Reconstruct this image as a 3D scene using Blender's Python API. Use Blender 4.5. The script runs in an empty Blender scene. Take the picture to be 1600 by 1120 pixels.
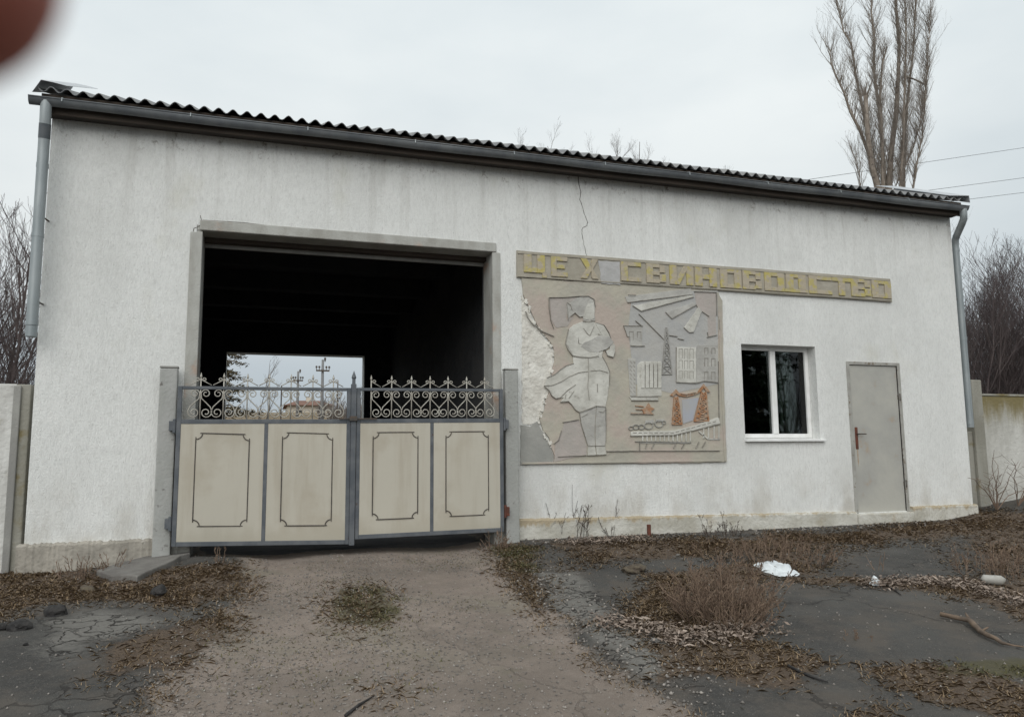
import bpy, bmesh, math, random
import numpy as np
from mathutils import Matrix, Vector
R = math.radians
rng = random.Random(7)
nrg = np.random.default_rng(11)
scene = bpy.context.scene
C = scene.collection

# ---------------------------------------------------------------- camera
PITCH, YAW, ROLL, DIST, EYE, FPX = R(6.974), R(18.210), R(-0.557), 8.566, 1.0, 1200.0
_cy, _sy, _cp, _sp = math.cos(YAW), math.sin(YAW), math.cos(PITCH), math.sin(PITCH)
_f = np.array([_sy*_cp, _cy*_cp, _sp]); _r = np.array([_cy, -_sy, 0.0]); _u = np.cross(_r, _f)
RT = math.cos(ROLL)*_r + math.sin(ROLL)*_u
UP = -math.sin(ROLL)*_r + math.cos(ROLL)*_u
CAMPOS = np.array([0.0, -DIST, EYE])
cam_data = bpy.data.cameras.new("camera"); cam = bpy.data.objects.new("camera", cam_data); C.objects.link(cam)
m = Matrix.Identity(4)
for i in range(3):
    m[i][0], m[i][1], m[i][2], m[i][3] = RT[i], UP[i], -_f[i], CAMPOS[i]
cam.matrix_world = m
cam_data.sensor_fit = 'HORIZONTAL'; cam_data.sensor_width = 36.0; cam_data.lens = 27.0
cam_data.clip_start = 0.005; cam_data.clip_end = 5000
cam_data.dof.use_dof = True; cam_data.dof.focus_distance = 10.5; cam_data.dof.aperture_fstop = 10.5
scene.camera = cam

# ---------------------------------------------------------------- light
SUN_EL, SUN_AZ = 36, 205
world = bpy.data.worlds.new("World"); scene.world = world; world.use_nodes = True
wn, wl = world.node_tree.nodes, world.node_tree.links
bg = wn["Background"]
sky = wn.new("ShaderNodeTexSky"); sky.sky_type = 'NISHITA'; sky.sun_disc = False
sky.sun_elevation = R(SUN_EL); sky.sun_rotation = R(SUN_AZ)
tc = wn.new("ShaderNodeTexCoord")
mp = wn.new("ShaderNodeMapping"); mp.inputs["Scale"].default_value = (1.0, 1.0, 2.6)
wl.new(tc.outputs["Generated"], mp.inputs["Vector"])
cn = wn.new("ShaderNodeTexNoise"); cn.inputs["Scale"].default_value = 1.7; cn.inputs["Detail"].default_value = 6; cn.inputs["Roughness"].default_value = .5
wl.new(mp.outputs[0], cn.inputs["Vector"])
cr = wn.new("ShaderNodeValToRGB")
cr.color_ramp.elements[0].position = .38; cr.color_ramp.elements[0].color = (.69, .75, .77, 1)
cr.color_ramp.elements[1].position = .66; cr.color_ramp.elements[1].color = (.85, .89, .885, 1)
wl.new(cn.outputs["Fac"], cr.inputs["Fac"])
sep = wn.new("ShaderNodeSeparateXYZ"); wl.new(tc.outputs["Generated"], sep.inputs[0])
el = wn.new("ShaderNodeMapRange"); el.inputs["From Min"].default_value = 0.0; el.inputs["From Max"].default_value = .42
el.inputs["To Min"].default_value = 6.9; el.inputs["To Max"].default_value = 9.3
wl.new(sep.outputs["Z"], el.inputs["Value"])
el2 = wn.new("ShaderNodeMapRange"); el2.inputs["From Min"].default_value = .42; el2.inputs["From Max"].default_value = 1.0
el2.inputs["To Min"].default_value = 0.0; el2.inputs["To Max"].default_value = 2.0
wl.new(sep.outputs["Z"], el2.inputs["Value"])
add = wn.new("ShaderNodeMath"); add.operation = 'ADD'; wl.new(el.outputs[0], add.inputs[0]); wl.new(el2.outputs[0], add.inputs[1])
mul = wn.new("ShaderNodeVectorMath"); mul.operation = 'SCALE'
wl.new(cr.outputs[0], mul.inputs[0]); wl.new(add.outputs[0], mul.inputs["Scale"])
mix = wn.new("ShaderNodeMix"); mix.data_type = 'RGBA'; mix.inputs["Factor"].default_value = .93
wl.new(sky.outputs[0], mix.inputs["A"]); hz = wn.new("ShaderNodeMapRange"); hz.interpolation_type = 'SMOOTHSTEP'; hz.inputs["From Min"].default_value = .0; hz.inputs["From Max"].default_value = .26
wl.new(sep.outputs["Z"], hz.inputs["Value"])
hm = wn.new("ShaderNodeMix"); hm.data_type = 'RGBA'; wl.new(hz.outputs[0], hm.inputs["Factor"]); hm.inputs["A"].default_value = (3.6, 4.1, 4.6, 1); wl.new(mul.outputs[0], hm.inputs["B"])
wl.new(hm.outputs["Result"], mix.inputs["B"])
wl.new(mix.outputs["Result"], bg.inputs["Color"]); bg.inputs["Strength"].default_value = .1
sd = bpy.data.lights.new("sun", 'SUN'); sd.energy = 1.35; sd.angle = R(55); sd.color = (1, .975, .94)
so = bpy.data.objects.new("sun", sd); C.objects.link(so)
az = R(SUN_AZ)
sdir = Vector((math.sin(az)*math.cos(R(SUN_EL)), math.cos(az)*math.cos(R(SUN_EL)), math.sin(R(SUN_EL))))
so.rotation_euler = sdir.to_track_quat('Z', 'Y').to_euler(); so.location = (-5, -12, 15)
vs = scene.view_settings; vs.view_transform = 'Standard'; vs.look = 'None'; vs.gamma = 1; vs.exposure = 0.21

# ---------------------------------------------------------------- surveying helpers: photo measurement -> metres
def ray(px, py): return _f*FPX + (px-800)*RT - (py-560)*UP
def at(px, py, y=0.0):
    d = ray(px, py); t = (DIST+y)/d[1]; return d*t + CAMPOS
def gnd0(x, y):
    x = np.asarray(x, float); y = np.asarray(y, float)
    z = -0.07*np.clip(-(y+.3), 0, 9)
    z = z - .10*np.clip((-.6-x)/1.2, 0, 1)*np.clip(1-(-y)/3, 0, 1)*np.clip(1-(y-2)/3, 0, 1)
    z = z + .26*np.clip((x-9.2)/2.2, 0, 1)*np.clip((y+2.6)/2.4, 0, 1)*np.clip(1-(y-9)/10, 0, 1)
    z = z + .096*np.clip(y-12, 0, 50) - .05*np.clip(y-62, 0, 120)
    return z
def fg(px, py):
    d = ray(px, py); t = 1.0/FPX
    lo, hi = 2.0, 60.0
    for _ in range(50):
        mid = .5*(lo+hi); p = CAMPOS + d/np.linalg.norm(d)*mid
        if p[2] > float(gnd0(p[0], p[1])): lo = mid
        else: hi = mid
    return CAMPOS + d/np.linalg.norm(d)*lo

# ---------------------------------------------------------------- numpy noise
_lat = nrg.random((256, 256))
def vnoise(x, y):
    xi = np.floor(x).astype(int); yi = np.floor(y).astype(int); fx = x-xi; fy = y-yi
    fx = fx*fx*(3-2*fx); fy = fy*fy*(3-2*fy)
    a = _lat[xi & 255, yi & 255]; b = _lat[(xi+1) & 255, yi & 255]; c = _lat[xi & 255, (yi+1) & 255]; d = _lat[(xi+1) & 255, (yi+1) & 255]
    return (a*(1-fx)+b*fx)*(1-fy)+(c*(1-fx)+d*fx)*fy
def fbm(x, y, s, o=4):
    v = 0; a = .5; t = 0
    for k in range(o):
        v = v + a*vnoise(x*s+17.3*k, y*s+5.1*k); t += a; a *= .5; s *= 2.03
    return v/t

# ---------------------------------------------------------------- materials
def mat(name, base=(.5, .5, .5), rough=.8, var=None, vscale=6.0, vstretch=(1, 1, 1), lo=.35, hi=.65, metal=0.0,
        bump=0.0, bscale=40.0, bstretch=(1, 1, 1), spots=None, sscale=12.0, slo=.62, shi=.7, tone=False, detail=6, spec=.35, zband=None):
    M = bpy.data.materials.new(name); M.use_nodes = True
    n, l = M.node_tree.nodes, M.node_tree.links; b = n["Principled BSDF"]
    b.inputs["Roughness"].default_value = rough; b.inputs["Metallic"].default_value = metal
    b.inputs["Specular IOR Level"].default_value = spec
    t = n.new("ShaderNodeTexCoord")
    def noise(scale, stretch, det=detail, r=.6):
        mpn = n.new("ShaderNodeMapping"); mpn.inputs["Scale"].default_value = stretch; l.new(t.outputs["Object"], mpn.inputs[0])
        q = n.new("ShaderNodeTexNoise"); q.inputs["Scale"].default_value = scale; q.inputs["Detail"].default_value = det; q.inputs["Roughness"].default_value = r
        l.new(mpn.outputs[0], q.inputs["Vector"]); return q.outputs["Fac"]
    def ramp(s, a, c):
        q = n.new("ShaderNodeMapRange"); q.interpolation_type = 'SMOOTHSTEP'; q.inputs["From Min"].default_value = a; q.inputs["From Max"].default_value = c; l.new(s, q.inputs["Value"]); return q.outputs[0]
    def mixc(f, A, B):
        q = n.new("ShaderNodeMix"); q.data_type = 'RGBA'; l.new(f, q.inputs["Factor"])
        for s, v in (("A", A), ("B", B)):
            if isinstance(v, tuple): q.inputs[s].default_value = (*v, 1)
            else: l.new(v, q.inputs[s])
        return q.outputs["Result"]
    col = None
    if tone:
        a = n.new("ShaderNodeAttribute"); a.attribute_name = "tone"; col = mixc(a.outputs["Fac"], base, var)
    elif var: col = mixc(ramp(noise(vscale, vstretch), lo, hi), base, var)
    if spots:
        col = mixc(ramp(noise(sscale, (1, 1, 1)), slo, shi), col if col is not None else base, spots)
    if zband:
        z0, z1, zc, za = zband
        sp = n.new("ShaderNodeSeparateXYZ"); l.new(t.outputs["Object"], sp.inputs[0])
        ad = n.new("ShaderNodeMath"); ad.operation = 'MULTIPLY_ADD'; l.new(noise(7, (1, 1, .18), 6, .7), ad.inputs[0]); ad.inputs[1].default_value = za; l.new(sp.outputs["Z"], ad.inputs[2])
        col = mixc(ramp(ad.outputs[0], z0+za*.5, z1+za*.5), col if col is not None else base, zc)
    if col is None: b.inputs["Base Color"].default_value = (*base, 1)
    else: l.new(col, b.inputs["Base Color"])
    if bump:
        q = n.new("ShaderNodeBump"); q.inputs["Strength"].default_value = 1; q.inputs["Distance"].default_value = bump
        l.new(noise(bscale, bstretch, 5), q.inputs["Height"]); l.new(q.outputs[0], b.inputs["Normal"])
    M["n"] = 0
    return M

def stucco_mat():
    M = bpy.data.materials.new("combed_white_render"); M.use_nodes = True
    n, l = M.node_tree.nodes, M.node_tree.links; b = n["Principled BSDF"]; b.inputs["Roughness"].default_value = .95; b.inputs["Specular IOR Level"].default_value = .15
    t = n.new("ShaderNodeTexCoord")
    def noise(scale, stretch, det=6, r=.6):
        q0 = n.new("ShaderNodeMapping"); q0.inputs["Scale"].default_value = stretch; l.new(t.outputs["Object"], q0.inputs[0])
        q = n.new("ShaderNodeTexNoise"); q.inputs["Scale"].default_value = scale; q.inputs["Detail"].default_value = det; q.inputs["Roughness"].default_value = r
        l.new(q0.outputs[0], q.inputs["Vector"]); return q.outputs["Fac"]
    def mr(s, a, c, d0=0, d1=1):
        q = n.new("ShaderNodeMapRange"); q.interpolation_type = 'SMOOTHSTEP'
        q.inputs["From Min"].default_value = a; q.inputs["From Max"].default_value = c; q.inputs["To Min"].default_value = d0; q.inputs["To Max"].default_value = d1
        l.new(s, q.inputs["Value"]); return q.outputs[0]
    def mixc(f, A, B):
        q = n.new("ShaderNodeMix"); q.data_type = 'RGBA'; l.new(f, q.inputs["Factor"])
        for s, v in (("A", A), ("B", B)):
            if isinstance(v, tuple): q.inputs[s].default_value = (*v, 1)
            else: l.new(v, q.inputs[s])
        return q.outputs["Result"]
    def mm(op, A, B):
        q = n.new("ShaderNodeMath"); q.operation = op
        for i, v in enumerate((A, B)):
            if isinstance(v, (int, float)): q.inputs[i].default_value = v
            else: l.new(v, q.inputs[i])
        return q.outputs[0]
    sp = n.new("ShaderNodeSeparateXYZ"); l.new(t.outputs["Object"], sp.inputs[0])
    c = mixc(mr(noise(1.1, (1, 1, .6), 5), .35, .65), (.83, .835, .81), (.765, .77, .745))
    # vertical combing: fine grey streaks
    c = mixc(mr(noise(26, (1.3, 1.3, .42), 7, .8), .42, .68, 0, .46), c, (.57, .57, .55))
    c = mixc(mr(noise(11, (1, 1, .5), 8, .85), .48, .70, 0, .36), c, (.52, .52, .495))
    c = mixc(mr(noise(60, (1, 1, .4), 4, .75), .58, .70, 0, .6), c, (.33, .32, .29))
    c = mixc(mr(noise(50, (1.3, 1.3, .35), 4, .7, ), .33, .42, .35, 0), c, (.86, .855, .83))
    # broad damp clouding, repairs, and run-off streaks below the gutter
    c = mixc(mr(noise(.55, (1, 1, .8), 6, .65), .46, .66, 0, .34), c, (.55, .55, .525))
    c = mixc(mr(noise(1.7, (1, 1, 1), 3, .5), .60, .64, 0, .22), c, (.84, .835, .81))
    run = mm('MULTIPLY', mr(sp.outputs["Z"], 2.6, 4.45), mr(noise(5.5, (1, 1, .05), 5, .6), .50, .66))
    c = mixc(mm('MULTIPLY', run, .28), c, (.42, .405, .37))
    # yellowish damp patch, low left
    c = mixc(mr(noise(.8, (1, 1, .7), 4), .56, .72, 0, .4), c, (.55, .53, .42))
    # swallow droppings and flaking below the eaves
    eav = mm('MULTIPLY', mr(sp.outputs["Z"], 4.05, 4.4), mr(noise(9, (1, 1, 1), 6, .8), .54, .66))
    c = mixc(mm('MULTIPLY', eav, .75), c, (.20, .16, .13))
    # splash dirt at the foot
    ft = mm('MULTIPLY', mr(sp.outputs["Z"], .95, .15), mr(noise(3.0, (1, 1, .5), 5), .38, .7))
    c = mixc(mm('MULTIPLY', ft, .5), c, (.40, .36, .29))
    l.new(c, b.inputs["Base Color"])
    h = mm('ADD', noise(34, (1.5, 1.5, .28), 7, .75), mm('MULTIPLY', noise(70, (1, 1, .6), 4, .7), .8))
    bp = n.new("ShaderNodeBump"); bp.inputs["Strength"].default_value = .9; bp.inputs["Distance"].default_value = .013
    l.new(h, bp.inputs["Height"]); l.new(bp.outputs[0], b.inputs["Normal"])
    return M

MT = {}
MT['stucco'] = stucco_mat()
MT['plinth'] = mat("plinth_render", (.60, .585, .53), .95, (.43, .41, .35), 2.6, (1, 1, 1.6), bump=.014, bscale=24, spots=(.33, .25, .14), sscale=1.6, slo=.56, shi=.75, zband=(.15, .20, (.40, .335, .235), .30))
MT['plinth_old'] = mat("plinth_bare", (.40, .37, .32), .95, (.27, .25, .215), 3, bump=.016, bscale=22, spots=(.56, .55, .51), sscale=3.5, slo=.58, shi=.7)
MT['cement'] = mat("bare_cement", (.34, .335, .31), .95, (.25, .245, .23), 3.5, (1, 1, .5), bump=.006, bscale=60)
MT['frame_cement'] = mat("opening_trim", (.44, .44, .41), .95, (.33, .32, .29), 4, (1, 1, .5), bump=.006, bscale=50, spots=(.42, .27, .19), sscale=2.2, slo=.58, shi=.75)
MT['post'] = mat("post_paint", (.40, .40, .385), .85, (.33, .335, .315), 3, (1, 1, .4), bump=.008, bscale=30, spots=(.16, .15, .14), sscale=13, slo=.60, shi=.70)
MT['dark_in'] = mat("darkened_interior", (.052, .054, .057), .95, (.075, .074, .073), 2, bump=.01, bscale=12)  # near-black colour paints in the darkness of the unlit bay
MT['roof'] = mat("fibre_cement_sheet", (.20, .205, .21), .85, (.27, .27, .265), 3, bump=.004, bscale=60)
MT['roof_edge'] = mat("zinc_flashing", (.40, .42, .44), .5, (.50, .51, .52), 4, metal=.3)
MT['gutter'] = mat("gutter_paint", (.115, .125, .135), .45, (.165, .175, .18), 5, (1, .3, 1))
MT['pipe'] = mat("downpipe_zinc", (.26, .29, .30), .45, (.34, .37, .375), 5, (1, 1, .3), metal=.25)
MT['pipe_dark'] = mat("downpipe_reflection", (.075, .09, .10), .5, (.12, .13, .14), 6)  # dark reflection on the zinc, put into the colour
MT['wood_old'] = mat("old_board", (.05, .04, .032), .9, (.08, .062, .05), 5, (.3, 1, 1))
MT['soffit'] = mat("soffit_board", (.06, .052, .046), .95, (.045, .04, .036), 5)
MT['white_pvc'] = mat("white_plastic", (.82, .82, .81), .4, (.74, .74, .72), 6)
MT['door'] = mat("grey_door_paint", (.44, .43, .385), .6, (.36, .355, .33), 1.3, bump=.008, bscale=3.5, spots=(.39, .30, .21), sscale=2.6, slo=.56, shi=.74)
MT['door_edge'] = mat("door_frame_paint", (.38, .375, .345), .7, (.29, .28, .255), 5, spots=(.17, .13, .09), sscale=14, slo=.56, shi=.68)
MT['rust'] = mat("rust", (.15, .05, .032), .85, (.09, .04, .028), 20, bump=.002, bscale=80)
MT['rust_streak'] = mat("rust_streak", (.36, .24, .15), .8, (.40, .33, .25), 20)
MT['dark_metal'] = mat("dark_hinge", (.06, .055, .05), .6, (.10, .07, .05), 20)
MT['gate_frame'] = mat("gate_blue_grey", (.082, .092, .104), .55, (.125, .133, .143), 7, spots=(.075, .06, .055), sscale=20, slo=.64, shi=.72)
MT['gate_panel'] = mat("gate_cream", (.475, .447, .377), .65, (.39, .35, .28), 6, (1, 1, .10), lo=.46, hi=.80, bump=.006, bscale=2.2, spots=(.41, .372, .30), sscale=1.6, slo=.48, shi=.68, zband=(.34, .12, (.41, .38, .31), .4))
MT['gate_line'] = mat("gate_moulding", (.06, .055, .05), .7, (.10, .085, .07), 20)
MT['scroll'] = mat("scroll_cream", (.46, .445, .395), .6, (.35, .325, .28), 20)
MT['crack'] = mat("crack_dark", (.13, .12, .105), 1)
MT['fence'] = mat("limewashed_panel", (.74, .74, .71), .95, (.50, .49, .46), 2.2, (1, 1, .35), bump=.016, bscale=18, spots=(.33, .30, .22), sscale=2.3, slo=.60, shi=.74)
MT['fence_mossy'] = mat("mossy_panel", (.60, .59, .55), .95, (.42, .41, .37), 2.2, (1, 1, .35), bump=.014, bscale=18, zband=(1.25, 1.75, (.21, .175, .085), .8))
MT['fence_dark'] = mat("mossy_concrete", (.25, .24, .20), .95, (.33, .32, .28), 3, (1, 1, .4), bump=.01, bscale=30, spots=(.20, .16, .07), sscale=2.5, slo=.56, shi=.7)
MT['mural'] = mat("mural_mortar", (.455, .425, .35), .95, (.395, .375, .32), 2.0, bump=.012, bscale=14, spots=(.45, .385, .335), sscale=1.4, slo=.46, shi=.62)
MT['relief'] = mat("relief_limewash", (.60, .59, .54), .95, (.455, .445, .40), 3.5, bump=.018, bscale=10, spots=(.38, .365, .325), sscale=13, slo=.60, shi=.72)
MT['relief_dim'] = mat("relief_grey", (.47, .46, .425), .95, (.37, .36, .335), 4, bump=.016, bscale=12, spots=(.33, .315, .28), sscale=14, slo=.62, shi=.72)
MT['relief_wash'] = mat("relief_grey_wash", (.395, .395, .385), .95, (.43, .42, .395), 2.4, bump=.01, bscale=16)
MT['groove'] = mat("groove_shade", (.215, .20, .175), 1, (.34, .32, .285), 7)  # shade of the carved edges, put into a dark colour
MT['relief_mast'] = mat("relief_mast", (.27, .26, .24), .95, (.36, .35, .325), 9)
MT['orange'] = mat("relief_orange", (.36, .175, .085), .9, (.40, .30, .22), 14, bump=.01, bscale=30)
MT['bluewash'] = mat("relief_blue", (.38, .395, .44), .95, (.40, .40, .40), 6)
MT['pinkwash'] = mat("relief_pink", (.43, .385, .355), .95, (.39, .36, .33), 5, bump=.01, bscale=16)
MT['raw_plaster'] = mat("raw_plaster", (.74, .72, .66), .98, (.58, .555, .50), 6, bump=.03, bscale=13, spots=(.38, .35, .30), sscale=11, slo=.62, shi=.72)
MT['patch'] = mat("cement_patch", (.29, .29, .27), .95, (.35, .345, .32), 2.5, bump=.006, bscale=30)
MT['patch_blue'] = mat("pale_patch", (.46, .455, .45), .95, (.40, .395, .385), 6, bump=.01, bscale=20)
MT['sign_bg'] = mat("sign_mortar", (.40, .37, .31), .95, (.33, .305, .25), 4, bump=.01, bscale=20)
MT['letter'] = mat("sign_ochre", (.47, .40, .14), .9, (.43, .38, .20), 9, bump=.012, bscale=18, spots=(.42, .37, .285), sscale=8, slo=.42, shi=.54)
MT['bark'] = mat("poplar_bark", (.19, .155, .125), .95, (.30, .26, .22), 4, (2, 2, .5), bump=.05, bscale=7, spots=(.11, .09, .075), sscale=5, slo=.56, shi=.68)
MT['twig_grey'] = mat("grey_twig", (.20, .17, .145), .9, (.28, .245, .21), 2)
MT['twig_dark'] = mat("dark_twig", (.085, .066, .066), .9, (.125, .10, .096), 2)
MT['twig_far'] = mat("far_twig", (.16, .14, .13), .9, (.20, .175, .16), 2)
MT['weed'] = mat("dead_weed", (.115, .078, .058), .95, (.27, .195, .14), tone=True)
MT['weed_dark'] = mat("blackened_weed", (.05, .04, .034), .95, (.12, .092, .072), tone=True)
MT['drygrass'] = mat("dry_grass", (.185, .128, .076), .95, (.44, .325, .205), tone=True)
MT['greengrass'] = mat("low_green", (.085, .085, .035), .95, (.16, .14, .065), tone=True)
MT['leaf'] = mat("fallen_leaf", (.125, .085, .060), .9, (.27, .20, .15), tone=True)
MT['leaf_pale'] = mat("curled_pale_leaf", (.15, .112, .088), .9, (.40, .325, .27), tone=True)
MT['pebble'] = mat("pebble", (.15, .137, .124), .9, (.34, .31, .28), tone=True)
MT['stone'] = mat("dark_stone", (.022, .021, .021), .9, (.045, .042, .04), 20, bump=.01, bscale=30)
MT['soil'] = mat("soil_clod", (.075, .058, .045), .95, (.12, .10, .07), 20, bump=.01, bscale=40)
MT['slab'] = mat("broken_slab", (.19, .18, .165), .95, (.14, .13, .12), 5, bump=.01, bscale=40)
MT['bag'] = mat("white_plastic_bag", (.68, .72, .73), .45, (.58, .62, .64), 8)
MT['stick'] = mat("peeled_stick", (.21, .15, .105), .85, (.09, .07, .055), 7, spots=(.32, .23, .155), sscale=6)
MT['skin'] = mat("skin", (.40, .125, .085), .6, (.35, .105, .072), 60)
MT['pole'] = mat("pole_concrete", (.16, .16, .165), .9, (.22, .22, .22), 2)
MT['wire'] = mat("wire", (.05, .05, .055), .6)
MT['house_wall'] = mat("house_render", (.58, .53, .44), .9, (.50, .45, .38), 1)
MT['tile'] = mat("house_tile", (.22, .115, .08), .9, (.16, .09, .07), 2)
MT['needle'] = mat("conifer", (.018, .034, .018), .9, (.045, .06, .028), tone=True)
MT['needle_brown'] = mat("brown_foliage", (.055, .05, .028), .9, (.13, .105, .06), tone=True)
MT['glass_dark'] = mat("far_window", (.03, .035, .04), .2)

def glass():
    M = bpy.data.materials.new("window_glass"); M.use_nodes = True
    n, l = M.node_tree.nodes, M.node_tree.links; n.clear()
    o = n.new("ShaderNodeOutputMaterial"); g = n.new("ShaderNodeBsdfGlossy"); g.inputs["Roughness"].default_value = .015
    tr = n.new("ShaderNodeBsdfTransparent"); tr.inputs["Color"].default_value = (.55, .60, .58, 1)
    fr = n.new("ShaderNodeFresnel"); fr.inputs["IOR"].default_value = 1.6
    mx = n.new("ShaderNodeMixShader"); l.new(fr.outputs[0], mx.inputs[0]); l.new(tr.outputs[0], mx.inputs[1]); l.new(g.outputs[0], mx.inputs[2])
    l.new(mx.outputs[0], o.inputs["Surface"]); return M
MT['glass'] = glass()

# ---------------------------------------------------------------- mesh builder
class MB:
    def __init__(s): s.v = []; s.f = []; s.t = []; s.cur = 0.0
    def add(s, vs, fs):
        o = len(s.v); s.v.extend([tuple(map(float, p)) for p in vs]); s.f.extend([tuple(o+i for i in q) for q in fs])
        s.t.extend([s.cur]*len(vs))
    def box(s, x0, x1, y0, y1, z0, z1):
        s.add([(x0,y0,z0),(x1,y0,z0),(x1,y1,z0),(x0,y1,z0),(x0,y0,z1),(x1,y0,z1),(x1,y1,z1),(x0,y1,z1)],
              [(0,3,2,1),(4,5,6,7),(0,1,5,4),(1,2,6,5),(2,3,7,6),(3,0,4,7)])
    def prism(s, poly, y0, y1):       # poly in facade (x, z); y0 is the front
        n = len(poly)
        a = sum(poly[i][0]*poly[(i+1) % n][1]-poly[(i+1) % n][0]*poly[i][1] for i in range(n))
        if a < 0: poly = poly[::-1]
        vs = [(x, y0, z) for x, z in poly]+[(x, y1, z) for x, z in poly]
        s.add(vs, [tuple(range(n)), tuple(range(2*n-1, n-1, -1))]+[(i, i+n, (i+1) % n+n, (i+1) % n) for i in range(n)])
    def ribbon(s, pts, w, y0, y1):    # thin strip along a facade polyline
        for (a, b) in zip(pts[:-1], pts[1:]):
            dx, dz = b[0]-a[0], b[1]-a[1]; L = math.hypot(dx, dz)
            if L < 1e-6: continue
            nx, nz = -dz/L*w/2, dx/L*w/2; ex, ez = dx/L*w*.3, dz/L*w*.3
            s.prism([(a[0]-ex+nx, a[1]-ez+nz), (a[0]-ex-nx, a[1]-ez-nz), (b[0]+ex-nx, b[1]+ez-nz), (b[0]+ex+nx, b[1]+ez+nz)], y0, y1)
    def tube(s, pts, rad, n=6, cap=True):
        pts = [np.array(p, float) for p in pts]
        if not hasattr(rad, '__len__'): rad = [rad]*len(pts)
        o = len(s.v); k = len(pts); ref = None; vs = []
        for i, p in enumerate(pts):
            t = pts[min(i+1, k-1)]-pts[max(i-1, 0)]; L = np.sqrt(t@t); t = t/L if L > 0 else np.array([0, 0, 1.])
            if ref is None: ref = np.array([1., 0, 0]) if abs(t[0]) < .8 else np.array([0, 1., 0])
            a = ref-t*(ref@t); a /= np.sqrt(a@a)+1e-12; b = np.array([t[1]*a[2]-t[2]*a[1], t[2]*a[0]-t[0]*a[2], t[0]*a[1]-t[1]*a[0]]); ref = a
            for j in range(n):
                q = 2*math.pi*j/n; vs.append(p+(a*math.cos(q)+b*math.sin(q))*rad[i])
        fs = [(i*n+j, i*n+(j+1) % n, (i+1)*n+(j+1) % n, (i+1)*n+j) for i in range(k-1) for j in range(n)]
        if cap: fs += [tuple(range(n-1, -1, -1)), tuple(range((k-1)*n, k*n))]
        s.add(vs, fs)
    def build(s, name, material, parent=None, smooth=False, bevel=0.0, tone=False, origin=None):
        me = bpy.data.meshes.new(name); V = s.v
        if origin is not None: V = [(x-origin[0], y-origin[1], z-origin[2]) for x, y, z in V]
        me.from_pydata(V, [], s.f); me.update()
        if tone:
            at_ = me.attributes.new("tone", 'FLOAT', 'POINT'); at_.data.foreach_set("value", np.array(s.t, np.float32))
        if smooth: me.shade_smooth()
        me.materials.append(material)
        o = bpy.data.objects.new(name, me); C.objects.link(o)
        if origin is not None: o.location = origin
        if parent is not None:
            o.parent = parent
            o.matrix_parent_inverse = Matrix.Translation(-Vector(world_loc(parent)))
        if bevel:
            bm_ = o.modifiers.new("bevel", 'BEVEL'); bm_.width = bevel; bm_.segments = 2; bm_.limit_method = 'ANGLE'; bm_.angle_limit = R(40)
        return o
def world_loc(o):
    p = Vector((0, 0, 0))
    while o is not None:
        p = p + Vector(o.location) + (o.matrix_parent_inverse.to_translation() if o.parent else Vector((0, 0, 0)))
        o = o.parent
    return p
def tag(o, label, cat, group=None, kind=None):
    if label: o['label'] = label
    if cat: o['category'] = cat
    if group: o['group'] = group
    if kind: o['kind'] = kind
    return o
def thing(name, loc, label, cat, group=None):
    o = bpy.data.objects.new(name, None); C.objects.link(o); o.location = loc; o.empty_display_size = .2
    return tag(o, label, cat, group)
def F(px, py, y=0.0):
    p = at(px, py, y); return (p[0], p[2])

# ================================================================ GROUND
def P(*pts): return np.array([fg(a, b)[:2] for a, b in pts])
def inpoly(x, y, poly):
    c = np.zeros(x.shape, bool); n = len(poly)
    for i in range(n):
        x1, y1 = poly[i]; x2, y2 = poly[(i+1) % n]
        k = ((y1 > y) != (y2 > y)) & (x < (x2-x1)*(y-y1)/((y2-y1) if y2 != y1 else 1e-9)+x1); c ^= k
    return c
def segd(x, y, pts, closed):
    d = np.full(x.shape, 1e9); n = len(pts)
    for i in range(n if closed else n-1):
        a = pts[i]; b = pts[(i+1) % n]; v = b-a; t = np.clip(((x-a[0])*v[0]+(y-a[1])*v[1])/(v@v+1e-9), 0, 1)
        d = np.minimum(d, np.hypot(x-a[0]-t*v[0], y-a[1]-t*v[1]))
    return d
def soft(x, y, poly, w):
    d = segd(x, y, poly, True); s = np.where(inpoly(x, y, poly), d, -d); return np.clip(.5+s/(2*w), 0, 1)
def band(x, y, line, r): return np.clip(1.35-segd(x, y, line, False)/r, 0, 1)

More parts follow.
